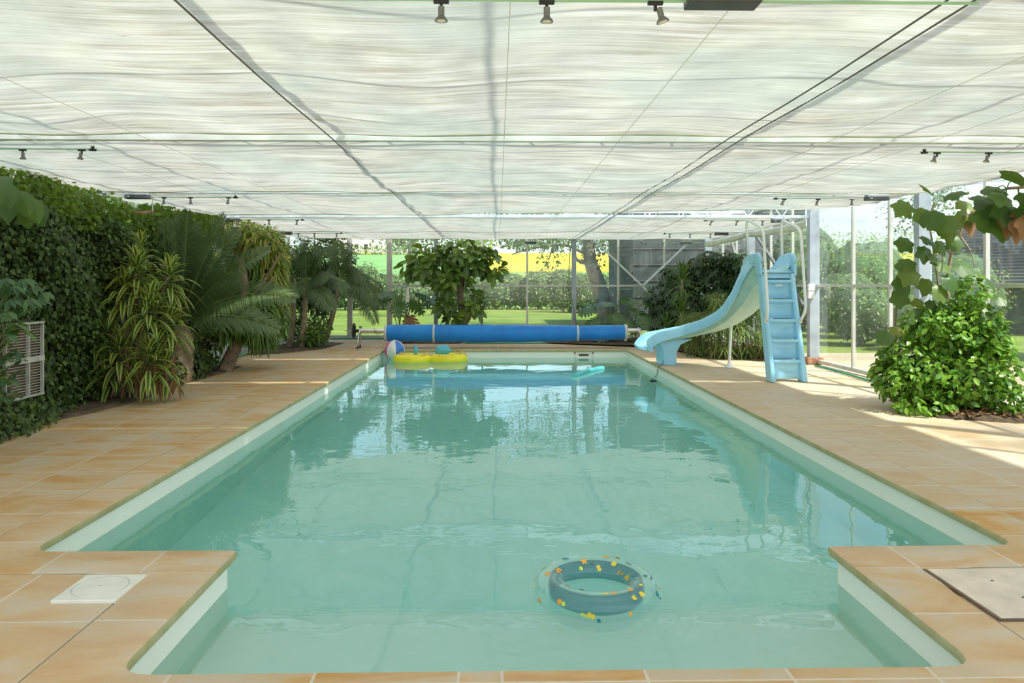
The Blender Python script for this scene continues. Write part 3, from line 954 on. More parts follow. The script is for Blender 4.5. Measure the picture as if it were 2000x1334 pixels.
# platform slab joining ladder and chute
m = MB()
loops = []
for b, h in ((-.02, 1.46), (.0, 1.53), (.03, 1.565), (.10, 1.585), (.34, 1.58), (.34, 1.54), (.06, 1.50), (.04, 1.44)):
    loops.append([P0 + d0 * b + s0 * a + UP * h for a in (-.225, -.18, -.1, 0, .1, .18, .225)])
m.rings(loops, closed=False); m.build('platform', M['blue_slide'], S, smooth=True, normals=False)
m = MB()
m.bar(P0 - s0 * .275 + hd * -.022 + UP * 1.535, P0 + s0 * .275 + hd * -.022 + UP * 1.535, .012, .008); m.build('seam', M['black'], S)
# handrails
for sg in (-1, 1):
    m = MB()
    q = sg * .27
    a0 = P0 + d0 * .40 + s0 * (sg * .262) + UP * 1.76
    a1 = P0 + d0 * .46 + s0 * (sg * .275) + UP * 2.36
    a2 = P0 + d0 * -.14 + s0 * (sg * .28) + UP * 2.17
    tb = .845 / ld.z
    a3 = B0 + ld * (tb + .10) + sx * (sg * .272) + hd * -.19
    a4 = B0 + ld * tb + sx * (sg * (hw - .015)) + hd * -.01
    m.tube(fillet([a0, a1, a2, a3, a4], .14, 7), .021, 10)
    hr = m.build('handrail', M['white_paint'], S, smooth=True)
    t_ = a2.lerp(a3, .30)
    m = MB(); m.tube([t_, P0 + d0 * .0 + s0 * (sg * .25) + UP * 1.66], .012, 8); m.ball(t_, .024, 10, 6)
    m.build('bracket', M['steel'], hr, smooth=True)
    m = MB(); m.lathe(a4 + hd * -.012, [(.026, 0), (.026, .012), (.012, .018)], 12, -hd); m.build('bolt', M['chrome'], hr)
# moulded pedestal under the run-out
m = MB()
def ped(z, x0, x1, y0, y1, ch):
    return [V(p) for p in ((x0 + ch, y0, z), (x1 - ch * .6, y0, z), (x1, y0 + ch * .6, z), (x1, y1 - ch, z), (x1 - ch, y1, z), (x0 + ch, y1, z), (x0, y1 - ch, z), (x0, y0 + ch, z))]
m.rings([ped(0, 2.76, 3.04, 12.52, 12.92, .07), ped(.22, 2.74, 3.05, 12.52, 12.92, .08), ped(.34, 2.72, 3.10, 12.52, 12.93, .06), ped(.405, 2.70, 3.22, 12.53, 12.95, .05), ped(.44, 2.70, 3.32, 12.54, 12.98, .04)], cap=True)
pd = m.build('pedestal', M['blue_slide'], S, bevel=.012, smooth=True)
m = MB(); m.box((3.043, 12.66, .085), (.02, .035, .06)); m.build('drain_hole', M['black'], pd)
# white prop
m = MB()
m.lathe((3.82, 12.17, 0), [(.075, 0), (.072, .02), (.04, .045), (.024, .10)], 16)
m.tube([(3.82, 12.17, .09), (3.83, 12.08, .86)], .023, 12)
m.build('prop', M['white_paint'], S, smooth='auto')

# ================================================================ REEL WITH BUBBLE COVER
RY, RZ = 16.08, .375
rl = empty('cover_reel', (.1, RY, 0), 'long reel of rolled blue bubble cover across the far pool end', 'cover reel')
xa, xb = -2.40, 2.77
m = MB(); rows = []
nu, nv = 60, 32
def rad(u): return .165 + .028 * math.sin(PI * min(1, u * 1.15 + .08)) ** .7
vs = []; uvs = []
for i in range(nu + 1):
    u = i / nu; r_ = rad(u) + .003 * math.sin(u * 37); x = xa + (xb - xa) * u
    zc = RZ - .045 - .018 * math.sin(PI * u)
    for j in range(nv + 1):
        a = 2 * PI * j / nv
        vs.append(V((x, RY + r_ * math.cos(a), zc + r_ * 1.0 * math.sin(a)))); uvs.append((u, j / nv))
w = nv + 1
m.add(vs, [(i * w + j, i * w + j + 1, (i + 1) * w + j + 1, (i + 1) * w + j) for i in range(nu) for j in range(nv)], 0, uvs)
m.build('bubble_cover', M['bubble'], rl, smooth=True, normals=False)
for x, r_ in ((xa - .006, .172), (xb + .006, .178)):
    m = MB(); m.lathe((x - .03, RY, RZ - .046), [(.02, 0), (r_, 0), (r_ + .006, .01), (r_ + .006, .05), (r_, .06), (.02, .06)], 32, V((1, 0, 0)))
    m.build('end_layer', M['band'], rl, smooth='auto')
for px in (848, 1128):
    x = at(px, 650, RY).x; u = (x - xa) / (xb - xa); r_ = rad(u) + .007
    m = MB(); m.lathe((x - .022, RY, RZ - .046 - .018 * math.sin(PI * u)), [(r_ - .01, 0), (r_, .002), (r_, .042), (r_ - .01, .044)], 32, V((1, 0, 0)), cap=False)
    o = m.build('strap', M['band'], rl, smooth='auto'); sm = o.modifiers.new('t', 'SOLIDIFY'); sm.thickness = .003
m = MB(); m.lathe((-2.98, RY, RZ), [(.05, 0), (.05, 6.08)], 20, V((1, 0, 0))); m.build('roller_tube', M['chrome'], rl, smooth='auto')
for x, s_ in ((-2.96, -1), (3.06, 1)):
    m = MB(); m.lathe((x, RY, RZ - .03), [(.03, 0), (.03, .10)], 12); m.lathe((x - .02, RY, RZ), [(.06, 0), (.06, .04)], 16, V((1, 0, 0)))
    sd = m.build('stand', M['chrome'], rl, smooth='auto')
    for dy in (-1, 1):
        m = MB(); m.tube(fillet([(x, RY + dy * .03, RZ + .07), (x + s_ * .03, RY + dy * .13, RZ - .12), (x + s_ * .035, RY + dy * .15, .02)], .12, 5), .018, 10)
        m.build('leg', M['chrome'], sd, smooth=True)
        m = MB(); m.lathe((x + s_ * .035, RY + dy * .15, 0), [(.024, 0), (.024, .035)], 12); m.build('rubber_foot', M['black'], sd, smooth='auto')
    m = MB(); m.lathe((x, RY, RZ + .07), [(.03, 0), (.03, .03)], 12); m.build('top_cap', M['black'], sd, smooth='auto')
m = MB()
wx = -3.10
ring = [V((wx, RY + .155 * math.cos(a), RZ + .155 * math.sin(a))) for a in [2 * PI * i / 32 for i in range(32)]]
m.tube(ring, .016, 8, closed=True)
for k in range(5):
    a = 2 * PI * k / 5 + .3
    m.bar((wx, RY, RZ), (wx, RY + .15 * math.cos(a), RZ + .15 * math.sin(a)), .02, .03)
m.lathe((wx - .03, RY, RZ), [(.035, 0), (.035, .13)], 14, V((1, 0, 0)))
hw_ = m.build('handwheel', M['black'], rl, smooth='auto')
m = MB(); m.tube([(wx - .03, RY, RZ), (wx - .19, RY, RZ)], .009, 8); m.build('axle', M['chrome'], hw_, smooth=True)
m = MB(); m.tube([(3.10, RY, RZ), (3.32, RY, RZ)], .009, 8); m.build('axle', M['chrome'], rl, smooth=True)
m = MB()
m.tube(curve([(-2.62, RY - .056, RZ + .02), (-2.62, RY - .05, RZ - .045), (-2.58, RY - .06, RZ - .07), (-2.5, RY - .06, RZ - .03)], 6), .006, 6)
m.tube([V((-2.66, RY + .053 * math.cos(a), RZ + .053 * math.sin(a))) for a in [2 * PI * i / 16 for i in range(16)]], .005, 6, closed=True)
m.build('tie_cord', M['black'], rl, smooth=True)

# ================================================================ POOL TOYS
bc = V((-2.13, 15.40, WZ + .185)); br = .212
bt = empty('beach_ball', bc, 'pink, white and blue beach ball in the far pool corner', 'beach ball')
cols = ['pink', 'white_v', 'blue_v', 'white_v', 'pink', 'blue_v']
axis = Quaternion((1, 0, 0), .12)
def ballp(th, ph):
    d = V((math.sin(th) * math.cos(ph), math.sin(th) * math.sin(ph), math.cos(th)))
    return bc + (axis @ d) * br
cuts = [-2.95, -2.30, -1.30, -.3, .75, 1.9, 2 * PI - 2.95]
for k in range(6):
    m = MB(); a, b = cuts[k], cuts[k + 1]
    m.grid(lambda u, v: ballp(.001 + (PI - .002) * v, a + (b - a) * u), 8, 20)
    o = m.build('panel', M[cols[k]], bt, smooth=True)
    o['label'] = cols[k].split('_')[0] + ' panel of the ball'
m = MB(); m.lathe(ballp(.0, 0) , [(.03, -.002), (.03, .003), (.012, .006)], 16, axis @ UP); m.build('valve', M['white_v'], bt)

def baby_float(cx, cy, rz, kind, label):
    r = empty('baby_float', (cx, cy, WZ - .03), label, 'pool float', 'yellow baby floats')
    c = V((cx, cy, WZ + .045))
    m = MB(); m.torus(c, .255, .115, 40, 14, .92, wob=lambda a: 1 + .10 * math.cos(2 * (a - rz)) + .03 * math.cos(5 * a))
    m.build('tube', M['yellow'], r, smooth=True)
    m = MB(); m.lathe(c + UP * -.04, [(.2, 0), (.2, .01)], 24); m.build('seat', M['yellow'], r)
    q = Quaternion((0, 0, 1), rz)
    for dx, dy in (((-.20, -.10), (.30, -.03)) if kind == 0 else ((.28, -.06),)):
        p = c + UP * .10 + V((dx, dy, 0))
        m = MB(); m.tube(fillet([p + V((-.05, 0, -.01)), p + V((-.04, 0, .045)), p + V((.05, 0, .04)), p + V((.06, 0, -.01))], .03, 4), .009, 8)
        m.build('handle', M['orange'], r, smooth=True)
    # wavering printed line along the tube
    m = MB()
    for k in range(9):
        a = -2.2 + k * .12 + (0 if kind else 1.35)
        p = c + V((math.cos(a) * .325, math.sin(a) * .325, .085))
        m = MB(); m.box(p, (.016, .006, .030), Matrix.Rotation(a, 3, 'Z')); m.build('printed_mark', M['orange'], r)
    if kind == 0:
        m = MB(); m.ball(c + V((.06, .10, .17)), (.045, .05, .10), 14, 10)
    else:
        m = MB(); m.ball(c + V((-.11, .02, .165)), (.16, .06, .115), 18, 12, fn=lambda d: 1 + .08 * math.cos(5 * math.atan2(d.z, d.x)))
    o = m.build('backrest', M['sky_vinyl'], r, smooth=True); o['label'] = 'pale blue inflated backrest'
baby_float(-1.72, 14.98, .0, 0, 'yellow baby float with a slim blue cushion, touching the beach ball')
baby_float(-1.0, 15.08, .0, 1, 'yellow baby float with a broad blue backrest, away from the ball')

m = MB()
m.tube(curve([gnd(1122, 735, WZ + .012), gnd(1140, 728, WZ + .02), gnd(1160, 722, WZ + .02), gnd(1177, 719, WZ + .012)], 6), .042, 14)
nd = m.build('pool_noodle', M['noodle'], smooth='auto'); tag(nd, 'curved turquoise foam noodle floating on the water', 'pool noodle')

# clear swim ring
rc = gnd(1164, 1160, WZ)
rg = empty('swim_ring', (rc.x, rc.y, WZ - .03), 'clear swim ring with sea animal prints floating near the camera', 'swim ring')
c = V((rc.x, rc.y, WZ + .03))
m = MB(); m.torus(c, .234, .081, 64, 18, .85); m.build('clear_tube', M['clear'], rg, smooth=True)
m = MB(); m.lathe(c, [(.222, -.055), (.232, -.03), (.236, .0), (.234, .028), (.226, .050), (.219, .048), (.226, .026), (.228, 0), (.224, -.03), (.215, -.052)], 72, cap=False); o = m.build('inner_wall', M['smoky'], rg, smooth=True); o['label'] = 'smoky grey-blue wall inside the clear tube'
m = MB(); m.torus(c + UP * .051, .223, .0045, 64, 8); m.build('seam', M['smoky'], rg, smooth=True)
rp = random.Random(5)
for k in range(46):
    a = 2 * PI * k / 46 + rp.uniform(-.05, .05); b = rp.choice((-.35, .0, .45, .9, 1.5, 2.1, 2.6))
    n_ = V((math.cos(a) * math.cos(b), math.sin(a) * math.cos(b), math.sin(b)))
    p = c + V((math.cos(a) * (.234 + .0825 * math.cos(b)), math.sin(a) * (.234 + .0825 * math.cos(b)), .0825 * .85 * math.sin(b)))
    t1 = V((-math.sin(a), math.cos(a), 0)); t2 = n_.cross(t1).normalized()
    kk = rp.choice((0, 0, 0, 1, 1, 2, 2, 3, 4)); sz = rp.uniform(.010, .017); ang = rp.uniform(0, 6.3)
    typ = rp.randint(0, 3); pts = []
    for i in range(20):
        th = 2 * PI * i / 20
        if typ == 0: rr_ = 1 + .45 * math.cos(5 * th)
        elif typ == 1: rr_ = 1.5 / math.sqrt((math.cos(th) / 1) ** 2 + (math.sin(th) / .35) ** 2) * .8
        elif typ == 2: rr_ = 1 if math.sin(th) > 0 else .75 + .3 * math.cos(6 * th)
        else: rr_ = 1.1 * (abs(math.cos(th)) ** .5 * .8 + .3)
        pts.append(p + n_ * .001 + (t1 * math.cos(th + ang) + t2 * math.sin(th + ang)) * (sz * rr_))
    mo = MB(); mo.prism(pts, n_ * .0012); mo.build('printed_motif', M[('print_orange', 'print_yellow', 'print_teal', 'print_lime', 'print_pink')[kk]], rg)

# ================================================================ POOL FITTINGS
# square deck lid
r = empty('deck_hatch', gnd(195, 1150), 'square cream lid set in the paving by the near alcove', 'hatch')
c = (gnd(104, 1176) + gnd(165, 1127) + gnd(282, 1126) + gnd(230, 1175)) / 4
m = MB(); m.box(c + UP * .001, (.275, .285, .018)); m.build('frame', M['skim_white'], r, bevel=.004)
m = MB(); m.lathe(c + UP * .0095, [(.112, 0), (.112, .002), (.1085, .003), (.02, .0035)], 48); m.build('round_cover', M['skim_white'], r)
m = MB(); m.tube([c + V((.1145 * math.cos(a), .1145 * math.sin(a), .0105)) for a in [2 * PI * i / 48 for i in range(48)]], .0016, 6, closed=True)
m.ball(c + UP * .013, (.010, .006, .002), 8, 6); m.build('groove', M['alu'], r)
# pale inspection cover
q = [gnd(1807, 1113), gnd(1950, 1212)]
x0 = (q[0].x + q[1].x) / 2; y1 = q[0].y; y0 = q[1].y
r = empty('access_cover', (x0 + .35, (y0 + y1) / 2, 0), 'pale rectangular access cover in the paving by the near alcove step', 'access cover')
m = MB(); m.box((x0 + .375, (y0 + y1) / 2, .001), (.73, y1 - y0 - .02, .016)); m.build('lid', M['cover_lid'], r, bevel=.003)
m = MB(); m.box((x0 + .003, (y0 + y1) / 2, 0), (.014, y1 - y0, .010)); m.box((x0 + .375, y0 + .003, -.002), (.75, .012, .012)); m.build('joint', M['gap'], r)
m = MB(); m.box((x0 + .22, y1 - .16, .011), (.012, .004, .004)); m.box((x0 + .235, y1 - .34, .011), (.012, .004, .004)); m.build('lifting_hole', M['black'], r)
# skimmer mouth in the far pool wall
a = at(1121, 686, YF + .03); b = at(1159, 704.5, YF + .03)
r = empty('skimmer_mouth', ((a.x + b.x) / 2, YF + .02, b.z), 'white framed skimmer opening in the far pool wall', 'skimmer')
cx = (a.x + b.x) / 2; zt = -.062; zb = -.245; w = b.x - a.x
m = MB()
m.box((cx, YF + .024, zt - .015), (w, .02, .03)); m.box((cx, YF + .024, zb + .012), (w, .02, .024))
for s_ in (-1, 1): m.box((cx + s_ * (w / 2 - .018), YF + .024, (zt + zb) / 2), (.036, .02, zt - zb))
m.build('flange', M['skim_white'], r, bevel=.003)
m = MB(); m.box((cx, YF + .024, (zt + zb) / 2 - .03), (w - .07, .010, zt - zb - .10)); m.build('flap', M['liner'], r)
m = MB(); m.box((cx, YF + .0275, zt - .052), (w * .5, .012, .048)); m.build('throat', M['gap'], r)  # dark block stands in for the shade inside the mouth
# thermometer on a cord
r = empty('pool_thermometer', gnd(1276, 746, WZ), 'black thermometer on a cord hanging beside the slide pedestal', 'thermometer')
p = gnd(1274, 746, WZ); 
m = MB(); m.ball(p + UP * .015, (.035, .03, .025), 12, 8); m.ball(p + V((.05, .03, .01)), (.03, .02, .02), 10, 6); m.build('float_body', M['black'], r, smooth=True)
m = MB(); m.tube(curve([V((2.80, 12.50, .08)), V((2.77, 12.44, .02)), V((2.715, 12.40, .012)), V((2.68, 12.38, -.05)), V((2.62, 12.2, -.12)), p + UP * .02], 8), .005, 6)
m.tube(curve([V((2.68, 12.38, -.05)), V((2.67, 12.3, -.12)), p + V((.05, .03, .02))], 6), .004, 6); m.build('cord', M['black'], r, smooth=True)
# return fitting in the left pool wall
p = at(483, 888, 7.9); m = MB(); m.lathe((XL - .028, 8.3, -.26), [(.05, 0), (.05, .012), (.03, .016)], 24, V((1, 0, 0)))
o = m.build('water_inlet', M['skim_white']); tag(o, 'round pale water inlet in the pool wall on the ball side', 'inlet')
# hoses along the foot of the glass
def hose(pts, label):
    m = MB(); m.tube(curve(pts, 6), .016, 8); o = m.build('garden_hose', M['hose'], smooth=True); tag(o, label, 'hose')
hose([(5.30, 12.3, .018), (5.28, 11.3, .018), (5.22, 10.4, .018), (5.15, 9.7, .018), (4.95, 9.2, .018), (4.8, 8.9, .018)], 'green hose along the foot of the slide-side windows')
hose([(-4.90, 12.9, .018), (-4.86, 13.8, .018), (-4.90, 14.8, .018), (-4.86, 15.7, .018)], 'green hose along the creeper-side wall behind the leaning tree')
hose([(-4.2, 18.7, .018), (-3.0, 18.75, .018), (-2.4, 18.85, .018)], 'green hose under the clear door panes by the reel')
hose([(-.75, 17.25, .018), (0, 17.2, .018), (.7, 17.2, .018), (1.15, 17.25, .018)], 'green hose lying behind the blue reel')
# white switch boxes on the slide-side column
r = empty('switch_box', (WR - .16, 12.62, 1.15), 'white double switch box on the steel column beside the ladder', 'switch box')
for z in (1.19, 1.32):
    m = MB(); m.box((WR - .13, 12.62, z), (.11, .05, .12)); m.build('box', M['white_plastic'], r, bevel=.008)

# ================================================================ LIGHT CABLES, SPOTS, HEATERS
def spot_proto():
    r = empty('spotlight', (0, 0, 0))
    m = MB(); m.box((0, 0, -.006), (.06, .018, .014)); m.box((0, 0, -.022), (.012, .014, .03)); m.build('clip', M['black'], r, bevel=.002)
    m = MB(); m.tube([(0, 0, -.026), (0, 0, -.062)], .0125, 12); m.lathe((0, 0, -.062), [(.0125, 0), (.024, -.014), (.026, -.020)], 16, UP); 
    h = m.build('lamp_head', M['spot'], r, smooth='auto')
    m = MB(); m.ball((0, 0, -.078), (.022, .022, .009), 14, 8); m.build('lens', M['lens'], h, smooth=True)
    return r
first = [spot_proto()]
def spot(x, y, z, tilt, label):
    o = first.pop() if first else copy_tree(SP[0])
    if not SP: SP.append(o)
    o.location = (x, y, z); o.rotation_euler = (0, 0, 0)
    o.scale = (1, 1, 1)
    for ch in o.children:
        if ch.name.startswith('lamp_head'):
            ch.rotation_euler = (0, tilt, 0)
            ch.location = (-.026 * math.sin(tilt), 0, -.026 + .026 * math.cos(tilt))
    tag(o, label, 'spotlight', 'small grey spotlights clipped to the cables')
SP = []
def cable(x0, x1, y, z, label, hook=None):
    r = empty('light_cable', ((x0 + x1) / 2, y, z), label, 'light cable')
    m = MB(); m.tube([(x0, y, z), (x1, y, z)], .006, 6); m.build('wire', M['green_line'], r)
    if hook is not None:
        m = MB(); m.tube([(hook, y - .03, 2.535), (hook, y, z + .02)], .010, 8); m.build('hanger', M['white_paint'], r)
        m = MB(); m.lathe((hook, y, z - .012), [(.03, 0), (.03, .01), (.014, .016), (.014, .04)], 12); m.build('cup', M['black'], r)
Z0 = 2.466
cable(-1.2, 1.9, 2.9, Z0, 'light cable over the near alcove at the front of the nets')
SNAME = ['nearest the ball side', 'in the middle', 'tilted, nearest the slide side']
for x, t_, nm in ((-.22, .0, SNAME[0]), (.192, .0, SNAME[1]), (.618, -.28, SNAME[2])):
    spot(x, 2.9, Z0 - .002, t_, 'close spotlight on the front cable, ' + nm)
ROWS = [(6.3, 2.497, 'first beam'), (9.7, 2.497, 'second beam'), (13.0, 2.497, 'latticed beam'), (16.2, 2.49, 'fourth beam'), (18.85, 2.44, 'far glass wall')]
for y, z, nm in ROWS:
    last = y > 18
    if not last:
        cable(-5.0, -3.36, y, z, 'light cable over the plants of the creeper side by the ' + nm, -3.40)
    cable(3.62, 5.2, y, z, 'light cable over the slide side by the ' + nm, 3.66)
    for k, (x, t_) in enumerate(((-3.49, .12), (-3.98, -.03), (-4.32, .05))):
        if last or (k == 2 and y < 9) : continue
        spot(x, y, z - .004, t_, 'spotlight by the %s, %s on the creeper-side cable' % (nm, ('innermost', 'second', 'third')[k]))
    for k, (x, t_) in enumerate(((3.77, .30), (4.22, .22), (4.67, .05))):
        spot(x, y, z - .004, t_ if y < 14 else .06, 'spotlight by the %s, %s on the slide-side cable' % (nm, ('innermost', 'second', 'third')[k]))
def heater_proto():
    r = empty('heater', (0, 0, 0))
    m = MB(); m.box((0, 0, -.045), (.285, .10, .05)); m.build('body', M['heater'], r, bevel=.006)
    m = MB(); m.box((0, 0, -.008), (.270, .09, .026)); m.build('top_cover', M['heater_top'], r, bevel=.004)
    m = MB(); m.box((-.09, -.0515, -.045), (.03, .003, .014)); m.build('plate', M['heater_top'], r)
    m = MB(); m.box((.07, 0, .03), (.012, .012, .06)); m.box((-.07, 0, .03), (.012, .012, .06)); m.build('bracket', M['steel'], r)
    return r
hp = heater_proto(); used = False
for px, py, y, lab in ((269, 376, 9.36, 'by the second beam over the creeper'), (452, 425, 12.66, 'by the latticed beam over the leaning tree'), (557, 452, 15.86, 'by the fourth beam over the palm clump'),
                       (1712, 380, 9.36, 'by the second beam near the big-leaved vine'), (1523, 426, 12.66, 'by the latticed beam above the slide handrails'), (1409, 453, 15.86, 'by the fourth beam over the dark corner shrub'), (1341, 469, 19.0, 'against the far wall brace'), (1037, 470, 19.0, 'at the top of the far wall before the yellow field')):
    o = hp if not used else copy_tree(hp); used = True
    o.location = at(px, py, y)
    o.location.z = 2.503 if y < 17 else 2.49
    tag(o, 'charcoal box heater ' + lab, 'heater', 'charcoal box heaters under the nets')
o = copy_tree(hp); p = at(1411, 0, 2.9); o.location = (p.x, 2.9, 2.517)
tag(o, 'charcoal box heater cut off by the top edge, beside the front spotlights', 'heater', 'charcoal box heaters under the nets')
# rusty bar on a thin drop rod
r = empty('hanging_bar', at(258, 415, 9.72), 'rusty bar hanging on a thin rod over the creeper', 'hanging bar')
m = MB(); a = at(214, 415, 9.72); b = at(299, 414.5, 9.72); m.bar(a, b, .045, .035); m.build('bar', M['rust'], r)
m = MB(); m.tube([(b.x - .005, 9.72, b.z), (b.x - .005, 9.72, 2.5)], .006, 6); m.tube([(b.x + .0, 9.72, b.z + .17), (b.x - .3, 9.72, b.z + .18)], .006, 6); m.build('drop_rod', M['white_paint'], r)
# string drooping over the creeper
m = MB(); m.tube(curve([at(75, 406, 8.2), at(120, 420, 8.4), at(180, 428, 8.8), at(240, 424, 9.4), at(262, 416, 9.7)], 6), .004, 5)
o = m.build('string', M['vine_stem']); tag(o, 'pale string drooping across the top of the creeper', 'string')
# dark cord hanging in front of the far wall post
m = MB(); m.tube(curve([at(1117, 470, 18.9), at(1112, 505, 18.9), at(1112, 560, 18.9), at(1120, 600, 18.85), at(1127, 640, 18.8)], 6), .012, 6)
o = m.build('hanging_cable', M['stem_green']); tag(o, 'dark cable hanging beside the far wall column', 'cable')
# louvred vent in the creeper wall
a = at(22, 772, 7.3); 
r = empty('louvre_vent', (-4.70, 7.5, .25), 'white louvred vent half covered by the creeper', 'vent')
vx = -4.62; y0, y1 = 7.05, 7.62
z0_, z1_ = .26, .98
m = MB()
for y in (y0, (y0 + y1) / 2 + .06, y1): m.box((vx, y, (z0_ + z1_) / 2), (.035, .018, z1_ - z0_))
for z in (z0_, (z0_ + z1_) / 2, z1_): m.box((vx, (y0 + y1) / 2, z), (.04, y1 - y0 + .03, (.022 if z != (z0_ + z1_) / 2 else .055)))
m.build('frame', M['vent_white'], r, bevel=.003)
m = MB()
z = z0_ + .03
while z < z1_ - .02:
    m.box((vx - .01, (y0 + y1) / 2, z), (.016, y1 - y0, .005), Matrix.Rotation(-.5, 3, 'Y')); z += .027
m.build('slats', M['vent_white'], r)
m = MB(); m.box((vx - .05, (y0 + y1) / 2, (z0_ + z1_) / 2), (.02, y1 - y0, z1_ - z0_)); m.build('backing', M['gap'], r)  # dark board stands in for the shade behind the slats
# ================================================================ PLANTS
def rvec(r=R):
    while True:
        v = V((r.uniform(-1, 1), r.uniform(-1, 1), r.uniform(-1, 1)))
        if .01 < v.length < 1: return v.normalized()

def leaf(mb, p, d, n, L, W, droop=.3, seg=3, fold=.25, uv=False, peak=.5, tipw=0.0):
    d = V(d).normalized(); s = d.cross(V(n))
    if s.length < 1e-4: s = d.orthogonal()
    s.normalize(); n = s.cross(d)
    vs = [p]; uvs = [(.5, 0)]
    for i in range(1, seg + 1):
        t = i / seg
        c = p + d * (L * t * (1 - .25 * droop * t)) - UP * (droop * L * t * t * .8)
        if i == seg:
            vs.append(c); uvs.append((.5, 1))
        else:
            w = W / 2 * math.sin(PI * t ** (math.log(.5) / math.log(peak))) ** .8
            vs += [c + s * w + n * (w * fold), c, c - s * w + n * (w * fold)]
            uvs += [(1, t), (.5, t), (0, t)]
    fs = [(0, 1, 2), (0, 2, 3)]
    for i in range(seg - 2):
        a = 1 + i * 3; b = a + 3
        fs += [(a, b, b + 1, a + 1), (a + 1, b + 1, b + 2, a + 2)]
    a = 1 + (seg - 2) * 3; t_ = len(vs) - 1
    fs += [(a, t_, a + 1), (a + 1, t_, a + 2)]
    mb.add(vs, fs, 0, uvs if uv else None)

def lobed(mb, p, d, n, L, lobes=5, droop=.3, dome=.15):
    """broad palmate leaf blade as a domed fan"""
    d = V(d).normalized(); s = d.cross(V(n))
    if s.length < 1e-4: s = d.orthogonal()
    s.normalize(); n = s.cross(d)
    K = 6 * lobes + 1
    vs = [p + d * (L * .30) + n * (dome * L * .3)]
    for i in range(K):
        a = -2.6 + 5.2 * i / (K - 1)
        r = L * (.44 + .12 * math.cos(a)) * (1 + .13 * math.cos((a) * lobes * 2 * PI / 5.2 / 1.0))
        r *= 1 + R.uniform(-.06, .06)
        q = d * (L * .30 + r * math.cos(a)) + s * (r * math.sin(a) * .95)
        fall = (r / L) ** 2
        vs.append(p + q - n * (dome * L * fall) - UP * (droop * L * fall))
    vs.append(p)
    fs = [(0, i, i + 1) for i in range(1, K)] + [(0, K, K + 1), (0, K + 1, 1)]
    mb.add(vs, fs)

def slit_leaf(mb, p, d, n, L, fingers=6, droop=.35):
    """deeply cut leaf with finger-like slits"""
    d = V(d).normalized(); s = d.cross(V(n)); s.normalize(); n = s.cross(d)
    def pt(t, w):
        return p + d * (L * t) + s * (w * L) - UP * (droop * L * (t * t * .7 + w * w * 1.2)) + n * (abs(w) * .12 * L)
    vs = []; fs = []
    def q(*pts):
        b = len(vs); vs.extend(pts); fs.append(tuple(range(b, b + len(pts))))
    def wid(t): return .50 * math.sin(PI * min(1, (t * .86 + .14))) ** .65
    for sg in (-1, 1):
        base = []
        for k in range(fingers):
            t0 = -.10 + 1.02 * k / fingers; t1 = -.10 + 1.02 * (k + 1) / fingers
            wi0, wi1 = wid(max(0, t0)) * .42, wid(max(0, t1)) * .42
            m0, m1 = max(0, t0), max(0, t1)
            q(pt(m0, 0), pt(m1, 0), pt(t1, sg * wi1), pt(t0, sg * wi0))
            g = .18 * (t1 - t0); tm = (t0 + t1) / 2
            wo = wid(max(.02, tm))
            adv = .05
            q(pt(t0 + g * .3, sg * wi0), pt(t1 - g * .3, sg * wi1), pt(t1 - g + adv, sg * wo * .86), pt(tm + adv * 1.6, sg * wo), pt(t0 + g + adv, sg * wo * .92))
        q(pt(.92, 0), pt(1.04, 0), pt(.92, sg * wid(.92) * .42))
    mb.add(vs, fs)

def frond(base, az, el, L, pairs, ll, lw, mat, parent, droop=.5, vee=.5, seg=3, name='frond', start=.08, back=.0, rr=.012, leaf_droop=.25, stem=None, face=None):
    """feather palm leaf: midrib and two rows of leaflets"""
    h = V((math.cos(az), math.sin(az), 0)); d = h * math.cos(el) + UP * math.sin(el)
    P = []
    K = 16
    for i in range(K + 1):
        t = i / K
        P.append(base + d * (L * t) - UP * (droop * L * t ** 2.1))
    m = MB()
    m.tube(P, [rr * (1 - .85 * i / K) for i in range(K + 1)], 5)
    o = m.build(name, stem or M['stem_green'], parent, smooth=True)
    m = MB()
    side = V((-h.y, h.x, 0))
    for i in range(pairs):
        t = start + (1 - start) * i / (pairs - 1)
        f = t * K; k = min(K - 1, int(f)); p = P[k].lerp(P[k + 1], f - k)
        tg = (P[min(K, k + 1)] - P[k]).normalized()
        up = side.cross(tg).normalized()
        if up.z < 0: up = -up
        sd = side
        if face is not None:
            up = (up + V(face)); up = (up - tg * up.dot(tg)).normalized(); sd = tg.cross(up).normalized()
            if sd.dot(side) < 0: sd = -sd
        q = math.sin(PI * min(1, (t * .80 + .17))) ** .6
        for sg in (-1, 1):
            fw = .35 + .75 * t + R.uniform(-.06, .06)
            dd = (sd * sg + tg * fw + up * (vee + R.uniform(-.08, .08)) * .6).normalized()
            leaf(m, p, dd, up, ll * q * R.uniform(.9, 1.06), lw, leaf_droop + R.uniform(0, .15), seg, .1, peak=.35)
    m.build('leaflets', mat, o, normals=False)
    return o

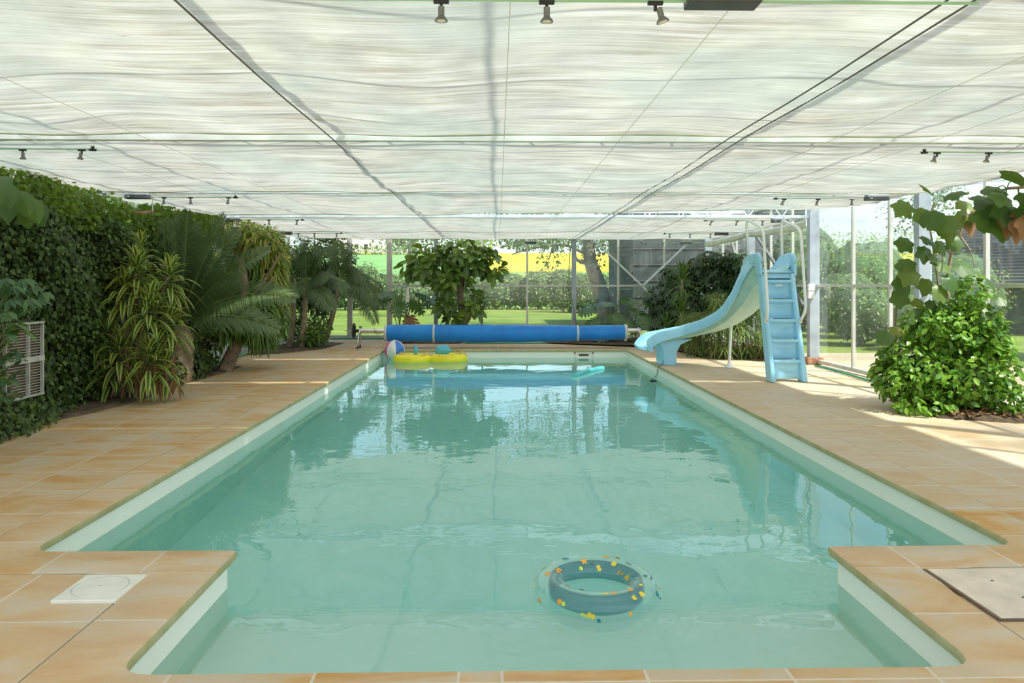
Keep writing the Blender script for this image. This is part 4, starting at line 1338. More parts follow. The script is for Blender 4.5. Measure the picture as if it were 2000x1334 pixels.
def clump(mb, blobs, n, L, W, droop=.4, seg=2, out=.8, up=.25, jit=.5, shell=.65, fold=.2, hang=0, r=R):
    """leaves spread over ellipsoids (centre, radii)"""
    tot = sum(b[1][0] * b[1][1] + b[1][1] * b[1][2] + b[1][0] * b[1][2] for b in blobs)
    for c, rad in blobs:
        c = V(c); k = int(n * (rad[0] * rad[1] + rad[1] * rad[2] + rad[0] * rad[2]) / tot)
        for _ in range(k):
            v = rvec(r); q = shell + (1 - shell) * r.random() ** .6
            p = c + V((v.x * rad[0], v.y * rad[1], v.z * rad[2])) * q
            nn = (v * out + UP * up + rvec(r) * jit).normalized()
            d = nn.cross(rvec(r)); d = (d.normalized() + v * .35 - UP * hang).normalized()
            s_ = r.uniform(.7, 1.2)
            leaf(mb, p, d, nn, L * s_, W * s_, droop, seg, fold)

def stems(mb, base, tops, r0, r1, wob=.06, n=6):
    for t in tops:
        b = V(base) + V((R.uniform(-.03, .03), R.uniform(-.03, .03), 0)); t = V(t)
        mid = [b.lerp(t, k) + V((R.uniform(-wob, wob), R.uniform(-wob, wob), 0)) for k in (.33, .66)]
        pts = curve([b] + mid + [t], 4); k = len(pts)
        mb.tube(pts, [r0 + (r1 - r0) * i / (k - 1) for i in range(k)], n)

# ---- creeper wall
IV = empty('creeper', (-4.7, 8.2, 0), 'dense dark green creeper covering the side wall around the vent', 'creeper')
def ivx(y, z):
    base = -4.66 + .10 * math.sin(y * 2.1) * math.sin(z * 2.4 + y) + .05 * math.sin(y * 5.1 + z * 3)
    foot = max(0, 1 - z / .45)
    if y < 8.6: base += foot * (.27 + .10 * math.sin(y * 3.0)) * min(1, (8.9 - y))
    if z > 1.9: base -= (z - 1.9) * .25
    return base
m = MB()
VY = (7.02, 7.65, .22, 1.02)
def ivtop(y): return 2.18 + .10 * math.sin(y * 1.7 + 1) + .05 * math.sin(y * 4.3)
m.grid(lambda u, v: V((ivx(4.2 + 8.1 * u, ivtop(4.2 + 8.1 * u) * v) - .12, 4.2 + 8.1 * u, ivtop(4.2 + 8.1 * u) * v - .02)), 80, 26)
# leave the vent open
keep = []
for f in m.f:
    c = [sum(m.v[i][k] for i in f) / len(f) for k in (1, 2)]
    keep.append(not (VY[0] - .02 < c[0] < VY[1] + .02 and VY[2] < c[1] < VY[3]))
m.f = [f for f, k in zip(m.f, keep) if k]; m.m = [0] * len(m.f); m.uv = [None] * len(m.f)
m.build('stems_and_shade_fill', M['ivy_back'], IV, smooth=True)  # dark sheet among the stems stands in for shade between leaves
m = MB(); m2 = MB()
ri = random.Random(3)
for k in range(30000):
    y = 4.3 + 8.0 * ri.random() ** 1.0
    z = ivtop(y) * ri.random() ** .92 + .01
    if VY[0] < y < VY[1] - .02 and VY[2] + .04 < z < VY[3] - .05:
        if ri.random() < .93 or y > VY[0] + .2: continue
    if y > 9.6 and ri.random() < .45: continue
    x = ivx(y, z) + ri.uniform(-.13, .06) + .05 * (ri.random() < .1)
    nn = (V((1, -.1, .35)) + rvec(ri) * .55).normalized()
    d = (V((.25, ri.uniform(-.7, .7), -.6)) + rvec(ri) * .6).normalized()
    s_ = ri.uniform(.6, 1.25)
    leaf(m, V((x, y, z)), d, nn, .054 * s_, .050 * s_, .3, 2, .15)
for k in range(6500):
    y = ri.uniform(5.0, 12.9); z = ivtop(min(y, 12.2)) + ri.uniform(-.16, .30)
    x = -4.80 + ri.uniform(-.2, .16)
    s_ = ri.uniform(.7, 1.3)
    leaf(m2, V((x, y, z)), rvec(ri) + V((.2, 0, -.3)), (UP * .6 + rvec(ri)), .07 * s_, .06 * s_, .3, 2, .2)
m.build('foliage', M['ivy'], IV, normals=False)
o = m2.build('top_growth', M['ivy_light'], IV, normals=False); o['label'] = 'top leaves with sunlight put into their yellow-green colour'

# ---- hand-leaved plant by the vent, and the leaf in front of it
U = empty('umbrella_plant', (-4.5, 6.6, 0), 'blue-green hand-leaved plant at the edge beside the vent', 'plant')
m = MB(); ml = MB(); mk = MB()
for (px, py, y) in ((8, 545, 6.4), (28, 560, 6.5), (48, 545, 6.6), (62, 560, 6.65), (20, 585, 6.4), (55, 585, 6.5), (72, 585, 6.8), (10, 610, 6.3), (85, 572, 6.7), (38, 600, 6.5)):
    c = at(px, py, y)
    m.tube(curve([(-4.45, 6.45, .05), (-4.42, 6.45, .7), c.lerp(V((-4.45, 6.5, 1.0)), .5), c], 5), .006, 5)
    ax = R.uniform(0, 6)
    for k in range(8):
        a = ax + 2 * PI * k / 8
        d = V((math.cos(a), math.sin(a) * .8 - .2, -.25 + .3 * math.sin(a)))
        leaf(ml, c, d, V((.4, -.5, 1)), R.uniform(.10, .15), .045, .5, 4, .15)
m.build('stem', M['stem_green'], U, smooth=True); ml.build('foliage', M['umbrella_leaf'], U, normals=False)
U2 = empty('young_shrub', (-4.3, 6.2, 0), 'leafy shrub with a bright young shoot in front of the vent', 'shrub')
m = MB(); ml = MB(); mk = MB()
for (px, py, y, L) in ((28, 635, 6.1, .20), (38, 645, 6.1, .17), (5, 650, 6.0, .2), (10, 700, 6.1, .16), (30, 690, 6.2, .14), (15, 740, 6.2, .15), (5, 775, 6.2, .14), (40, 705, 6.3, .12), (0, 620, 5.9, .16), (35, 730, 6.3, .12)):
    c = at(px, py, y)
    m.tube(curve([(-4.25, 6.1, .03), (-4.26, 6.1, .5), c], 5), .007, 5)
    for k in range(5):
        a = 2 * PI * k / 5 + R.uniform(-.4, .4)
        leaf(mk if py < 650 and px > 20 else ml, c, V((math.cos(a), math.sin(a) - .3, R.uniform(-.3, .5))), UP, L * R.uniform(.7, 1.1), L * .38, .5, 4, .2)
m.build('stem', M['stem_green'], U2, smooth=True); ml.build('foliage', M['umbrella_leaf'], U2, normals=False)
o = mk.build('young_shoot', M['yucca'], U2, normals=False); o['label'] = 'bright lime young shoot'
# ---- big leaves hanging into the picture from above
def big_overhang(name, pts, trunk, label, lab_cat, mat, L, lob, extra=None):
    r = empty(name, trunk[0], label, lab_cat)
    m = MB(); m.tube(curve(trunk, 6), .014, 7); m.build('stem', M['vine_stem'], r, smooth=True)
    ml = MB(); mp = MB()
    for (px, py, y, dx, dz) in pts:
        c = at(px, py, y); d = V((dx, -.45, dz)).normalized()
        near = min(curve(trunk, 6), key=lambda q: (q - c).length)
        mp.tube([near, near.lerp(c, .5) + UP * .02, c], .005, 5)
        if lob == 3: leaf(ml, c, d, V((.3 * R.uniform(-1, 1), -.75, .75)), L * R.uniform(.85, 1.2), L * .62, .3, 7, -.12, peak=.45)
        else: lobed(ml, c, d, V((.1 * R.uniform(-1, 1), -.75, .75)), L * R.uniform(.8, 1.2), lob, .25)
    mp.build('petiole', M['stem_green'], r, smooth=True); ml.build('foliage', mat, r, normals=False)
    return r, ml
big_overhang('big_leaved_climber', [(10, 355, 5.6, .4, -.5), (-12, 365, 5.4, .2, -.7), (38, 372, 5.7, .6, -.7), (55, 385, 5.8, .7, -.8), (20, 385, 5.8, .2, -.9), (70, 395, 6.0, .6, -.9), (-5, 345, 5.3, .5, -.2), (48, 400, 5.9, .5, -1)],
             [(-4.55, 5.2, .02), (-4.6, 5.1, 1.0), (-4.5, 5.2, 2.0), (-4.2, 5.4, 2.20), (-3.95, 5.7, 2.10)], 'big drooping leaves of a climber entering under the net above the creeper', 'climber', M['vine_big'], .23, 3)

# ---- striped dracaena
D = empty('striped_dracaena', (-4.45, 9.0, 0), 'tall dracaena with yellow-striped strap leaves in front of the creeper', 'dracaena')
dry = MB()
for (px, py, y, nl, L) in ((268, 520, 8.9, 46, .50), (330, 535, 9.1, 42, .46), (275, 480, 9.25, 26, .36), (242, 560, 8.85, 44, .50), (292, 590, 8.75, 44, .48), (195, 640, 8.8, 34, .42), (330, 620, 8.95, 38, .44), (232, 675, 8.7, 40, .46), (290, 690, 8.65, 40, .44), (325, 705, 8.8, 26, .36), (215, 715, 8.7, 26, .38)):
    c = at(px, py, y)
    b = V((-4.46 + R.uniform(-.12, .12), 8.98 + R.uniform(-.1, .1), .02))
    m = MB(); pts = curve([b, b.lerp(c, .5) + V((R.uniform(-.06, .06), 0, .02)), c], 6)
    m.tube(pts, .014, 7); s_ = m.build('cane', M['bark_pale'], D, smooth=True)
    ml = MB()
    for k in range(nl):
        u = k / nl
        a = k * 2.399 + R.uniform(-.2, .2)
        el = 1.25 - 1.55 * u + R.uniform(-.15, .15)
        p = c - UP * (.32 * u) + UP * .06
        d = V((math.cos(a) * math.cos(el), math.sin(a) * math.cos(el), math.sin(el)))
        leaf(ml, p, d, UP + V((.1, 0, 0)), L * (.75 + .35 * math.sin(PI * u)) * R.uniform(.85, 1.12), .066, .35 + .55 * u, 6, .3, uv=True, peak=.45)
    ml.build('leaf_crown', M['dracaena'], s_, normals=False)
for k in range(60):
    c = at(R.choice((280, 285, 240, 300, 335)) + R.uniform(-14, 14), R.uniform(690, 745), 8.75)
    leaf(dry, c, V((R.uniform(-.3, .3), R.uniform(-.3, .3), -1)), V((0, -1, .1)), R.uniform(.16, .30), .035, .1, 4, .5)
o = dry.build('dead_leaves', M['dry'], D, normals=False); o['label'] = 'brown withered leaves hanging low on the canes'

# ---- low dark ground growth behind the dracaena
g = empty('ground_cover', (-4.45, 10.6, 0), 'low dark leafy growth between the dracaena and the leaning tree', 'ground cover', kind='stuff')
m = MB()
clump(m, [((-4.5, 10.0, .18), (.28, .5, .28)), ((-4.5, 10.8, .2), (.28, .5, .32)), ((-4.6, 11.5, .35), (.28, .45, .5)), ((-4.62, 10.9, .8), (.22, .8, .5))], 3400, .07, .05)
m.build('foliage', M['ivy'], g, normals=False)

# ---- feathery cycad
C = empty('feathery_cycad', (-4.5, 10.5, 0), 'feathery cycad palm with long arching dark fronds', 'palm')
cb = at(352, 632, 10.5)
m = MB(); prof = [(.15, 0), (.17, .1)] + [(.165 + .015 * (i % 2), .1 + i * .05) for i in range(1, 13)] + [(.12, .82), (.05, .9)]
m.lathe((cb.x, 10.5, 0), [(r_, h * cb.z / .9) for r_, h in prof], 14); m.build('trunk', M['bark'], C, smooth=True)
targets = [(592, 582, 9.7, .34), (548, 490, 9.8, .22), (470, 425, 9.9, .16), (395, 405, 10.0, .15), (320, 408, 10.3, .15), (262, 425, 10.6, .16), (520, 455, 10.6, .2), (440, 470, 9.4, .22), (245, 470, 10.3, .2), (430, 440, 11.3, .2), (360, 425, 11.2, .16), (500, 545, 10.4, .3), (300, 455, 11.3, .2), (540, 640, 10.9, .4), (250, 520, 11.2, .3)]
for (px, py, y, dr) in targets:
    tp = at(px, py, y); b = V((cb.x, 10.5, cb.z + .02))
    dv = tp - b; L = dv.length
    # aim the midrib so that, after drooping, its tip lands on the target
    el = math.asin(max(-.6, min(.99, (dv.z + dr * L) / (L * 1.03))))
    frond(b, math.atan2(dv.y, dv.x), el, L * 1.06, 88, .40, .0165, M['cycad'], C, droop=dr, vee=.25, seg=3, start=.10, rr=.014, leaf_droop=.12, face=(.3, -1.5, .2))

# ---- leaning tree with long hanging leaves
T = empty('leaning_tree', (-4.39, 12.1, 0), 'leaning tree with hanging narrow leaves, painted sunlit gold at its top', 'tree')
tb = gnd(438, 724)
m = MB(); pts = curve([tb + UP * -.02, tb + V((.10, .05, .25)), tb + V((.22, .12, .65)), tb + V((.25, .2, 1.3)), tb + V((.15, .3, 1.8))], 6)
m.tube(pts, [.125 - .07 * i / (len(pts) - 1) for i in range(len(pts))], 12)
stems(m, pts[14], [tb + V((.55, .0, .9)), tb + V((-.15, -.1, .9)), tb + V((.7, .3, 1.5)), tb + V((.3, -.2, 1.6)), tb + V((.75, .5, 1.9))], .04, .015)
m.build('trunk', M['bark'], T, smooth=True)
def hangleaf(mb, blobs, n, L, W, seg=4, rr=R):
    tot = sum(b[1][0] * b[1][2] for b in blobs)
    for c, rad in blobs:
        c = V(c)
        for _ in range(int(n * rad[0] * rad[2] / tot)):
            v = rvec(rr); p = c + V((v.x * rad[0], v.y * rad[1], v.z * rad[2])) * rr.uniform(.6, 1)
            d = (v * .8 + rvec(rr) * .5 + UP * .1); d.z -= .35
            leaf(mb, p, d, (v + UP * .8), L * rr.uniform(.7, 1.2), W * rr.uniform(.8, 1.2), rr.uniform(.5, 1.0), seg, .25, peak=.42)
m = MB()
def A(px, py, y): return at(px, py, y)
hangleaf(m, [(A(492, 622, 12.1), (.42, .40, .30)), (A(440, 628, 12.0), (.30, .35, .28)), (A(525, 615, 12.3), (.26, .35, .30)), (A(470, 600, 12.2), (.45, .4, .30)), (A(515, 570, 12.6), (.32, .4, .40)), (A(505, 640, 12.1), (.30, .3, .22)), (A(500, 530, 12.7), (.40, .4, .40)), (A(455, 560, 12.6), (.4, .4, .45))], 4200, .24, .032)
m.build('foliage', M['longleaf'], T, normals=False)
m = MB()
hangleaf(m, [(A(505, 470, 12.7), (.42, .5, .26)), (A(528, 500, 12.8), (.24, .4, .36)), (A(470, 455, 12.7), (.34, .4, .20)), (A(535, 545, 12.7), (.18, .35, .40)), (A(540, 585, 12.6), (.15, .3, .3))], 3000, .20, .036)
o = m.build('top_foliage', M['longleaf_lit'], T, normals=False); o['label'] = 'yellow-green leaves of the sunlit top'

# ---- kentia palms in the far corner
def kentia(base, top, fr, label, ll=.42):
    r = empty('fan_palm_clump' if False else 'kentia_palm', base, label, 'palm')
    m = MB(); pts = curve([base, V(base).lerp(V(top), .5) + V((.03, 0, 0)), top], 6)
    m.tube(pts, [.075 - .035 * i / (len(pts) - 1) for i in range(len(pts))], 10)
    m.build('trunk', M['bark_pale'], r, smooth=True)
    for (px, py, y, dr) in fr:
        tp = at(px, py, y); b = V(top); dv = tp - b; L = max(.5, dv.length)
        el = math.asin(max(-.7, min(.97, (dv.z + dr * L) / (L * 1.02))))
        frond(b, math.atan2(dv.y, dv.x), el, L * 1.08, 38, ll, .027, M['kentia'], r, droop=dr, vee=.15, seg=4, start=.20, rr=.012, leaf_droop=.5, face=(.1, -.7, 0))
    return r
kentia(gnd(588, 680), at(596, 560, 15.9), [(560, 480, 15.6, .25), (620, 470, 15.9, .2), (680, 490, 15.7, .35), (560, 570, 15.2, .7), (640, 600, 15.3, .7), (655, 540, 15.5, .5), (600, 490, 15.3, .3), (690, 560, 15.8, .6)], 'palm with a slender tan trunk, front of the corner clump')
kentia(gnd(565, 679), at(575, 545, 16.4), [(545, 470, 16.3, .25), (575, 462, 16.4, .2), (610, 500, 16.8, .3), (555, 620, 16.0, .8), (625, 575, 16.2, .6), (540, 540, 15.9, .5)], 'shorter palm of the corner clump, beside the leaning tree')
kentia(gnd(634, 670), at(664, 545, 17.4), [(700, 480, 17.2, .45), (728, 545, 17.3, .7), (745, 565, 17.4, .65), (640, 470, 17.3, .2), (690, 620, 17.2, .9), (720, 590, 17.1, .8), (660, 470, 17.9, .2), (610, 540, 17.4, .5), (700, 520, 17.8, .4)], 'palm of the corner clump spreading in front of the clear panes', .46)
r = empty('corner_undergrowth', (-4.2, 17, 0), 'mixed green undergrowth at the foot of the corner palms', 'undergrowth', kind='stuff')
m = MB()
clump(m, [(A(618, 645, 16.4), (.30, .4, .28)), (A(600, 660, 16.3), (.25, .3, .2)), (A(610, 655, 16.2), (.30, .3, .22)), (A(640, 530, 18.2), (.7, .3, .75)), (A(590, 520, 17.6), (.5, .4, .7)), (A(560, 590, 17.0), (.35, .4, .8))], 2600, .13, .055)
for k in range(70):
    p = A(R.uniform(585, 650), 672, R.uniform(16.0, 16.6)); p.z = .02
    leaf(m, p, V((R.uniform(-.5, .5), R.uniform(-.5, .5), 1)), V((1, 0, .2)), R.uniform(.2, .4), .02, .5, 4, .2)
m.build('foliage', M['longleaf'], r, normals=False)
m = MB(); clump(m, [(A(600, 600, 17.4), (.5, .3, .9)), (A(622, 560, 17.9), (.40, .3, .7)), (A(565, 540, 17.2), (.4, .3, .7)), (A(640, 500, 18.4), (.7, .3, .6))], 2600, .20, .04, .5, 3)
m.build('dark_foliage', M['shef'], r, normals=False)

# ---- slit-leaved plant behind the reel
def monstera(base, leaves, label, L=.42, scale=1, drys=()):
    r = empty('slit_leaf_plant', base, label, 'plant')
    for i, (px, py, y, az, dz) in enumerate(leaves):
        c = at(px, py, y); m = MB()
        m.tube(curve([V(base) + V((R.uniform(-.06, .06), R.uniform(-.06, .06), .02)), V(base).lerp(c, .5) + V((0, 0, .06)), c], 6), .012, 6)
        st = m.build('leaf_stalk', M['stem_green'], r, smooth=True)
        m = MB(); slit_leaf(m, c, V((math.cos(az), math.sin(az), dz)), UP + V((0, -.5, 0)), L * R.uniform(.85, 1.15), 6, .35)
        o = m.build('blade', M['dry'] if i in drys else M['monstera'], st, normals=False)
        if i in drys: o['label'] = 'withered brown leaf'
    return r
monstera(gnd(782, 664), [(772, 572, 18.0, 3.4, -.1), (785, 560, 18.0, -1.4, .2), (800, 590, 17.9, -.5, -.5), (760, 582, 17.9, 3.8, -.4), (812, 575, 18.1, .2, -.2), (780, 590, 17.8, -1.5, -.7), (800, 618, 17.8, -1.2, -1.5)], 'slit-leaved plant behind the ball end of the reel', .42, drys=(6,))
monstera(gnd(1185, 664), [(1160, 605, 17.9, 3.5, -.1), (1188, 590, 18, -1.8, .0), (1215, 585, 17.9, -.6, -.1), (1200, 612, 17.6, -1.4, -.5), (1170, 622, 17.7, 3.9, -.5), (1235, 605, 17.6, -.8, -.4), (1245, 575, 18.1, .8, .2), (1225, 625, 17.4, -1.2, -.6), (1258, 590, 17.3, -.3, -.3), (1180, 632, 17.5, -2, -.7), (1270, 560, 18, 1, .3), (1255, 618, 17.0, -1.5, -.5), (1218, 565, 18.3, -1.5, .2)], 'big slit-leaved plant behind the slide end of the reel', .48)

# ---- rubber tree
RT_ = empty('rubber_tree', gnd(905, 664), 'rounded rubber tree with big glossy leaves behind the blue reel', 'tree')
b0 = gnd(905, 664)
m = MB(); pts = curve([b0 + UP * -.02, at(905, 630, 18.1), at(900, 590, 18.1), at(897, 555, 18.1), at(893, 520, 18.1)], 6)
m.tube(pts, [.10 - .03 * i / (len(pts) - 1) for i in range(len(pts))], 12)
m.tube(curve([at(907, 640, 18.1), at(918, 620, 18.0), at(925, 600, 17.9)], 4), .035, 8)
m.tube(curve([at(903, 635, 18.1), at(890, 620, 18.0), at(876, 600, 17.9)], 4), .03, 8)
stems(m, at(897, 555, 18.1), [at(820, 505, 18.0), at(850, 490, 17.9), at(880, 480, 18.0), at(930, 490, 17.9), at(960, 500, 18.1), at(900, 520, 17.7), at(850, 535, 17.8)], .045, .015)
m.build('trunk', M['bark_pale'], RT_, smooth=True)
m = MB(); rr = random.Random(21)
blobs = [(at(845, 515, 18.0), (.62, .55, .42)), (at(905, 505, 17.95), (.62, .6, .46)), (at(950, 515, 18.05), (.46, .5, .42)), (at(880, 540, 17.9), (.5, .5, .36)), (at(868, 590, 17.85), (.20, .25, .28)), (at(925, 595, 17.85), (.25, .25, .24)), (at(890, 620, 17.8), (.2, .2, .14)), (at(805, 520, 18.0), (.25, .3, .2))]
for c, rad in blobs:
    kk = max(8, int(46 * (rad[0] * rad[2]) / .26))
    for _ in range(kk):
        v = rvec(rr)
        if v.z < -.75: continue
        p = c + V((v.x * rad[0], v.y * rad[1], v.z * rad[2])) * rr.uniform(.62, 1)
        if p.z > 2.40: p.z = 2.40 - rr.uniform(0, .25)
        if p.y > 18.75: p.y = 18.7
        tw = (v + UP * .35 + rvec(rr) * .3).normalized()
        x = tw.orthogonal().normalized(); y_ = tw.cross(x)
        k = rr.randint(4, 6); ph = rr.uniform(0, 6)
        for i in range(k):
            a = ph + 2 * PI * i / k
            sp = rr.uniform(.55, 1.3)
            d = (tw * (1.1 - .6 * sp) + (x * math.cos(a) + y_ * math.sin(a)) * sp)
            leaf(m, p, d, tw + UP * .4, rr.uniform(.24, .34), rr.uniform(.13, .17), rr.uniform(.2, .6), 6, .12, uv=True, peak=.58)
m.build('foliage', M['ficus'], RT_, normals=False)
# low ferny plants in the far bed
for px, lab in ((842, 'small feathery seedling under the rubber tree, ball side'), (915, 'small feathery seedling at the rubber tree foot')):
    b = gnd(px, 664); r = empty('fern', b, lab, 'fern')
    for k in range(7):
        frond(b + UP * .02, k * .9 + .3, .9, .62 if px < 880 else .4, 16, .16, .014, M['kentia'], r, droop=.55, seg=3, rr=.005, start=.3)
r = empty('leaf_litter', (.1, 17.7, 0), 'brown dead leaves and low plants on the soil behind the reel', 'leaf litter', kind='stuff')
m = MB(); m2 = MB()
for k in range(420):
    x = R.choice((R.uniform(-2.4, -.8), R.uniform(1.2, 3.4), R.uniform(1.2, 3.4))); p = V((x, R.uniform(17.4, 18.4), .04))
    leaf(m, p, V((R.uniform(-1, 1), R.uniform(-1, 1), R.uniform(-.1, .5))), UP, R.uniform(.12, .24), .05, .3, 3, .4)
    if k < 160: leaf(m2, p, V((R.uniform(-1, 1), R.uniform(-1, 0), R.uniform(.3, 1))), UP, R.uniform(.12, .26), .06, .6, 4, .2)
m.build('dead_leaves', M['dry'], r, normals=False); m2.build('low_leaves', M['monstera'], r, normals=False)

# ---- corner behind the slide: dark shrub, sword plant, papyrus
H = empty('dark_shrub', (4.6, 16.6, 0), 'big dark hand-leaved shrub filling the corner behind the slide', 'shrub')
m = MB(); stems(m, (4.5, 16.6, .02), [at(1345, 560, 16.6), at(1390, 540, 16.6), at(1430, 560, 16.4), at(1310, 600, 16.6), at(1370, 600, 16.2), at(1450, 540, 16.0)], .035, .012, .1)
m.build('stem', M['bark_grey'], H, smooth=True)
m = MB(); rr = random.Random(8)
for c, rad in [(at(1330, 545, 17.2), (.55, .6, .42)), (at(1385, 520, 16.9), (.55, .7, .40)), (at(1430, 530, 16.4), (.5, .6, .42)), (at(1350, 590, 16.6), (.6, .5, .55)), (at(1410, 585, 16.2), (.55, .5, .5)), (at(1290, 590, 17.4), (.4, .5, .5)), (at(1465, 520, 15.8), (.35, .5, .35)), (at(1300, 640, 16.9), (.45, .5, .35)), (at(1450, 590, 15.4), (.35, .4, .5))]:
    for _ in range(int(150 * rad[0] / .5)):
        v = rvec(rr); p = c + V((v.x * rad[0], v.y * rad[1], v.z * rad[2])) * rr.uniform(.6, 1)
        if p.x > 5.2: p.x = 5.2 - rr.uniform(0, .3)
        if p.y > 18.8: p.y = 18.8
        ax = rr.uniform(0, 6); tilt = (v + UP * .9).normalized(); x = tilt.orthogonal().normalized(); y_ = tilt.cross(x)
        for k in range(7):
            a = ax + 2 * PI * k / 7
            leaf(m, p, x * math.cos(a) + y_ * math.sin(a) - UP * .2, tilt, rr.uniform(.12, .18), .05, .4, 3, .15)
m.build('foliage', M['shef'], H, normals=False)
Yc = empty('sword_plant', (4.3, 15.6, 0), 'green sword-leaved plant standing before the dark corner shrub', 'sword plant')
for (px, pt, y, nl, L) in ((1332, 545, 15.6, 42, .62), (1330, 610, 15.4, 46, .62), (1300, 640, 15.6, 30, .5)):
    c = at(px, pt, y); m = MB(); m.tube([(c.x, y, .02), c], .03, 8); s_ = m.build('cane', M['bark_pale'], Yc, smooth=True)
    ml = MB()
    for k in range(nl):
        a = k * 2.399; el = 1.45 - 1.5 * k / nl
        leaf(ml, c - UP * .25 * k / nl, V((math.cos(a) * math.cos(el), math.sin(a) * math.cos(el), math.sin(el))), UP + V((.1, 0, 0)), L * R.uniform(.8, 1.1), .045, .15 + .55 * k / nl, 5, .35)
    ml.build('leaf_crown', M['yucca'], s_, normals=False)
def papyrus(spots, label, ox):
    r = empty('papyrus', ox, label, 'papyrus')
    m = MB(); ml = MB(); mt = MB()
    for (px, py, y, L) in spots:
        c = at(px, py, y); b = V((c.x + R.uniform(-.12, .12), c.y + R.uniform(-.1, .1), .0))
        m.tube(curve([b, b.lerp(c, .5) + V((R.uniform(-.05, .05), 0, 0)), c], 4), .006, 5)
        for k in range(24):
            a = k * 2.399; el = .75 - 1.0 * (k / 24)
            leaf(ml, c, V((math.cos(a) * math.cos(el), math.sin(a) * math.cos(el), math.sin(el))), UP + V((.05, 0, 0)), L * R.uniform(.8, 1.15), .016, .55, 4, .3, peak=.4)
        for k in range(12):
            a = k * 2.399 + 1; leaf(mt, c, V((math.cos(a), math.sin(a), R.uniform(.2, 1.2))), UP + V((.05, 0, 0)), L * .45, .008, .2, 3, .2)
    m.build('stalk', M['stem_green'], r, smooth=True); ml.merge(mt, 1); ml.build('umbels', [M['papyrus'], M['straw']], r, normals=False)
    return r
rp = random.Random(17)
sp1 = [(rp.uniform(1335, 1405), rp.uniform(600, 685), rp.uniform(13.9, 15.0), rp.uniform(.28, .42)) for _ in range(56)] + [(1388, 580, 14.6, .32), (1345, 622, 14.8, .3)]
sp2 = [(rp.uniform(1400, 1500), rp.uniform(580, 690), rp.uniform(13.4, 14.2), rp.uniform(.28, .42)) for _ in range(74)] + [(1455, 590, 14.0, .3), (1480, 608, 13.8, .3)]
papyrus(sp1, 'papyrus clump with spidery leaf heads between the pedestal and the white prop', (4.1, 14.6, 0))
papyrus(sp2, 'papyrus clump with spidery leaf heads between the white prop and the ladder', (4.7, 13.7, 0))
r = empty('dry_grass', (4.5, 13.7, 0), 'fringe of dry straw stems along the foot of the papyrus', 'grass', kind='stuff')
m = MB(); m2 = MB()
for k in range(1500):
    u = rp.random(); x = 3.95 + 1.2 * u + rp.uniform(-.05, .1); y = (14.6 - 1.25 * min(1, u * 1.6)) + rp.uniform(.0, .5)
    if rp.random() < .3: x = 3.9 + rp.uniform(0, .3); y = rp.uniform(13.5, 15.6)
    (leaf)(m if k % 3 else m2, V((x, y, .0)), V((rp.uniform(-.3, .3), rp.uniform(-.3, .3), 1)), V((1, .2, .1)), rp.uniform(.18, .42), .012, .3, 3, .2)
m.build('straw', M['straw'], r, normals=False); m2.build('green_blades', M['papyrus'], r, normals=False)

# ---- bright bush and big-leaved vine
Bu = empty('bright_bush', (4.9, 8.0, 0), 'bright green bush in the bed before the slide-side windows', 'bush')
m = MB()
stems(m, (4.95, 8.0, .02), [at(1760, 720, 7.9), at(1800, 640, 8.0), at(1850, 620, 8.1), at(1900, 650, 8.0), at(1950, 700, 7.8), at(1740, 760, 7.9), at(1830, 720, 7.6), at(1900, 740, 7.5), at(1970, 770, 7.5)], .02, .007, .1)
m.tube(curve([(5.15, 7.75, 0), (5.08, 7.7, .25), (5.0, 7.7, .5)], 5), .05, 8)
m.build('stem', M['bark'], Bu, smooth=True)
m = MB(); rr = random.Random(31)
bl = [(at(1775, 700, 8.1), (.30, .36, .26)), (at(1800, 640, 8.1), (.22, .3, .22)), (at(1850, 650, 8.1), (.36, .4, .30)), (at(1905, 680, 8.0), (.32, .4, .32)), (at(1945, 660, 7.9), (.14, .2, .26)), (at(1760, 740, 8.0), (.28, .36, .26)), (at(1820, 740, 7.9), (.38, .4, .30)), (at(1885, 745, 7.8), (.34, .36, .30)), (at(1935, 720, 7.8), (.28, .3, .3)), (at(1850, 620, 8.2), (.28, .3, .22)), (at(1960, 775, 7.6), (.22, .25, .18)), (at(1735, 715, 8.1), (.12, .2, .14)), (at(1810, 790, 7.7), (.34, .2, .10)), (at(1900, 575, 8.0), (.16, .2, .24)), (at(1920, 630, 7.9), (.2, .2, .2))]
clump(m, bl, 5600, .092, .052, .35, 4, .65, .5, .7, .45, .2, .1, rr)
m.build('foliage', M['bush'], Bu, normals=False)
Vn = empty('big_leaved_vine', (5.1, 8.3, 0), 'tall twisting vine with large lobed leaves above the bright bush', 'vine')
m = MB()
vs_ = [[(1850, 690, 8.3), (1838, 600, 8.3), (1830, 540, 8.25), (1822, 480, 8.2), (1815, 430, 8.2), (1825, 395, 8.15)],
       [(1865, 690, 8.4), (1855, 600, 8.4), (1850, 560, 8.4), (1858, 495, 8.35), (1875, 455, 8.3), (1885, 420, 8.2), (1890, 405, 8.1)],
       [(1750, 720, 8.4), (1748, 640, 8.4), (1752, 590, 8.35), (1762, 560, 8.3), (1790, 520, 8.3)],
       [(1880, 690, 8.4), (1895, 600, 8.4), (1870, 560, 8.4), (1845, 520, 8.3), (1838, 470, 8.3)],
       [(1858, 495, 8.35), (1845, 482, 8.3), (1830, 482, 8.2)], [(1875, 460, 8.3), (1895, 490, 8.2), (1903, 520, 8.2)], [(1872, 462, 8.3), (1890, 455, 8.2), (1912, 448, 8.1)],
       [(1890, 412, 8.15), (1930, 415, 7.7), (1980, 412, 7.2), (2030, 400, 6.8)]]
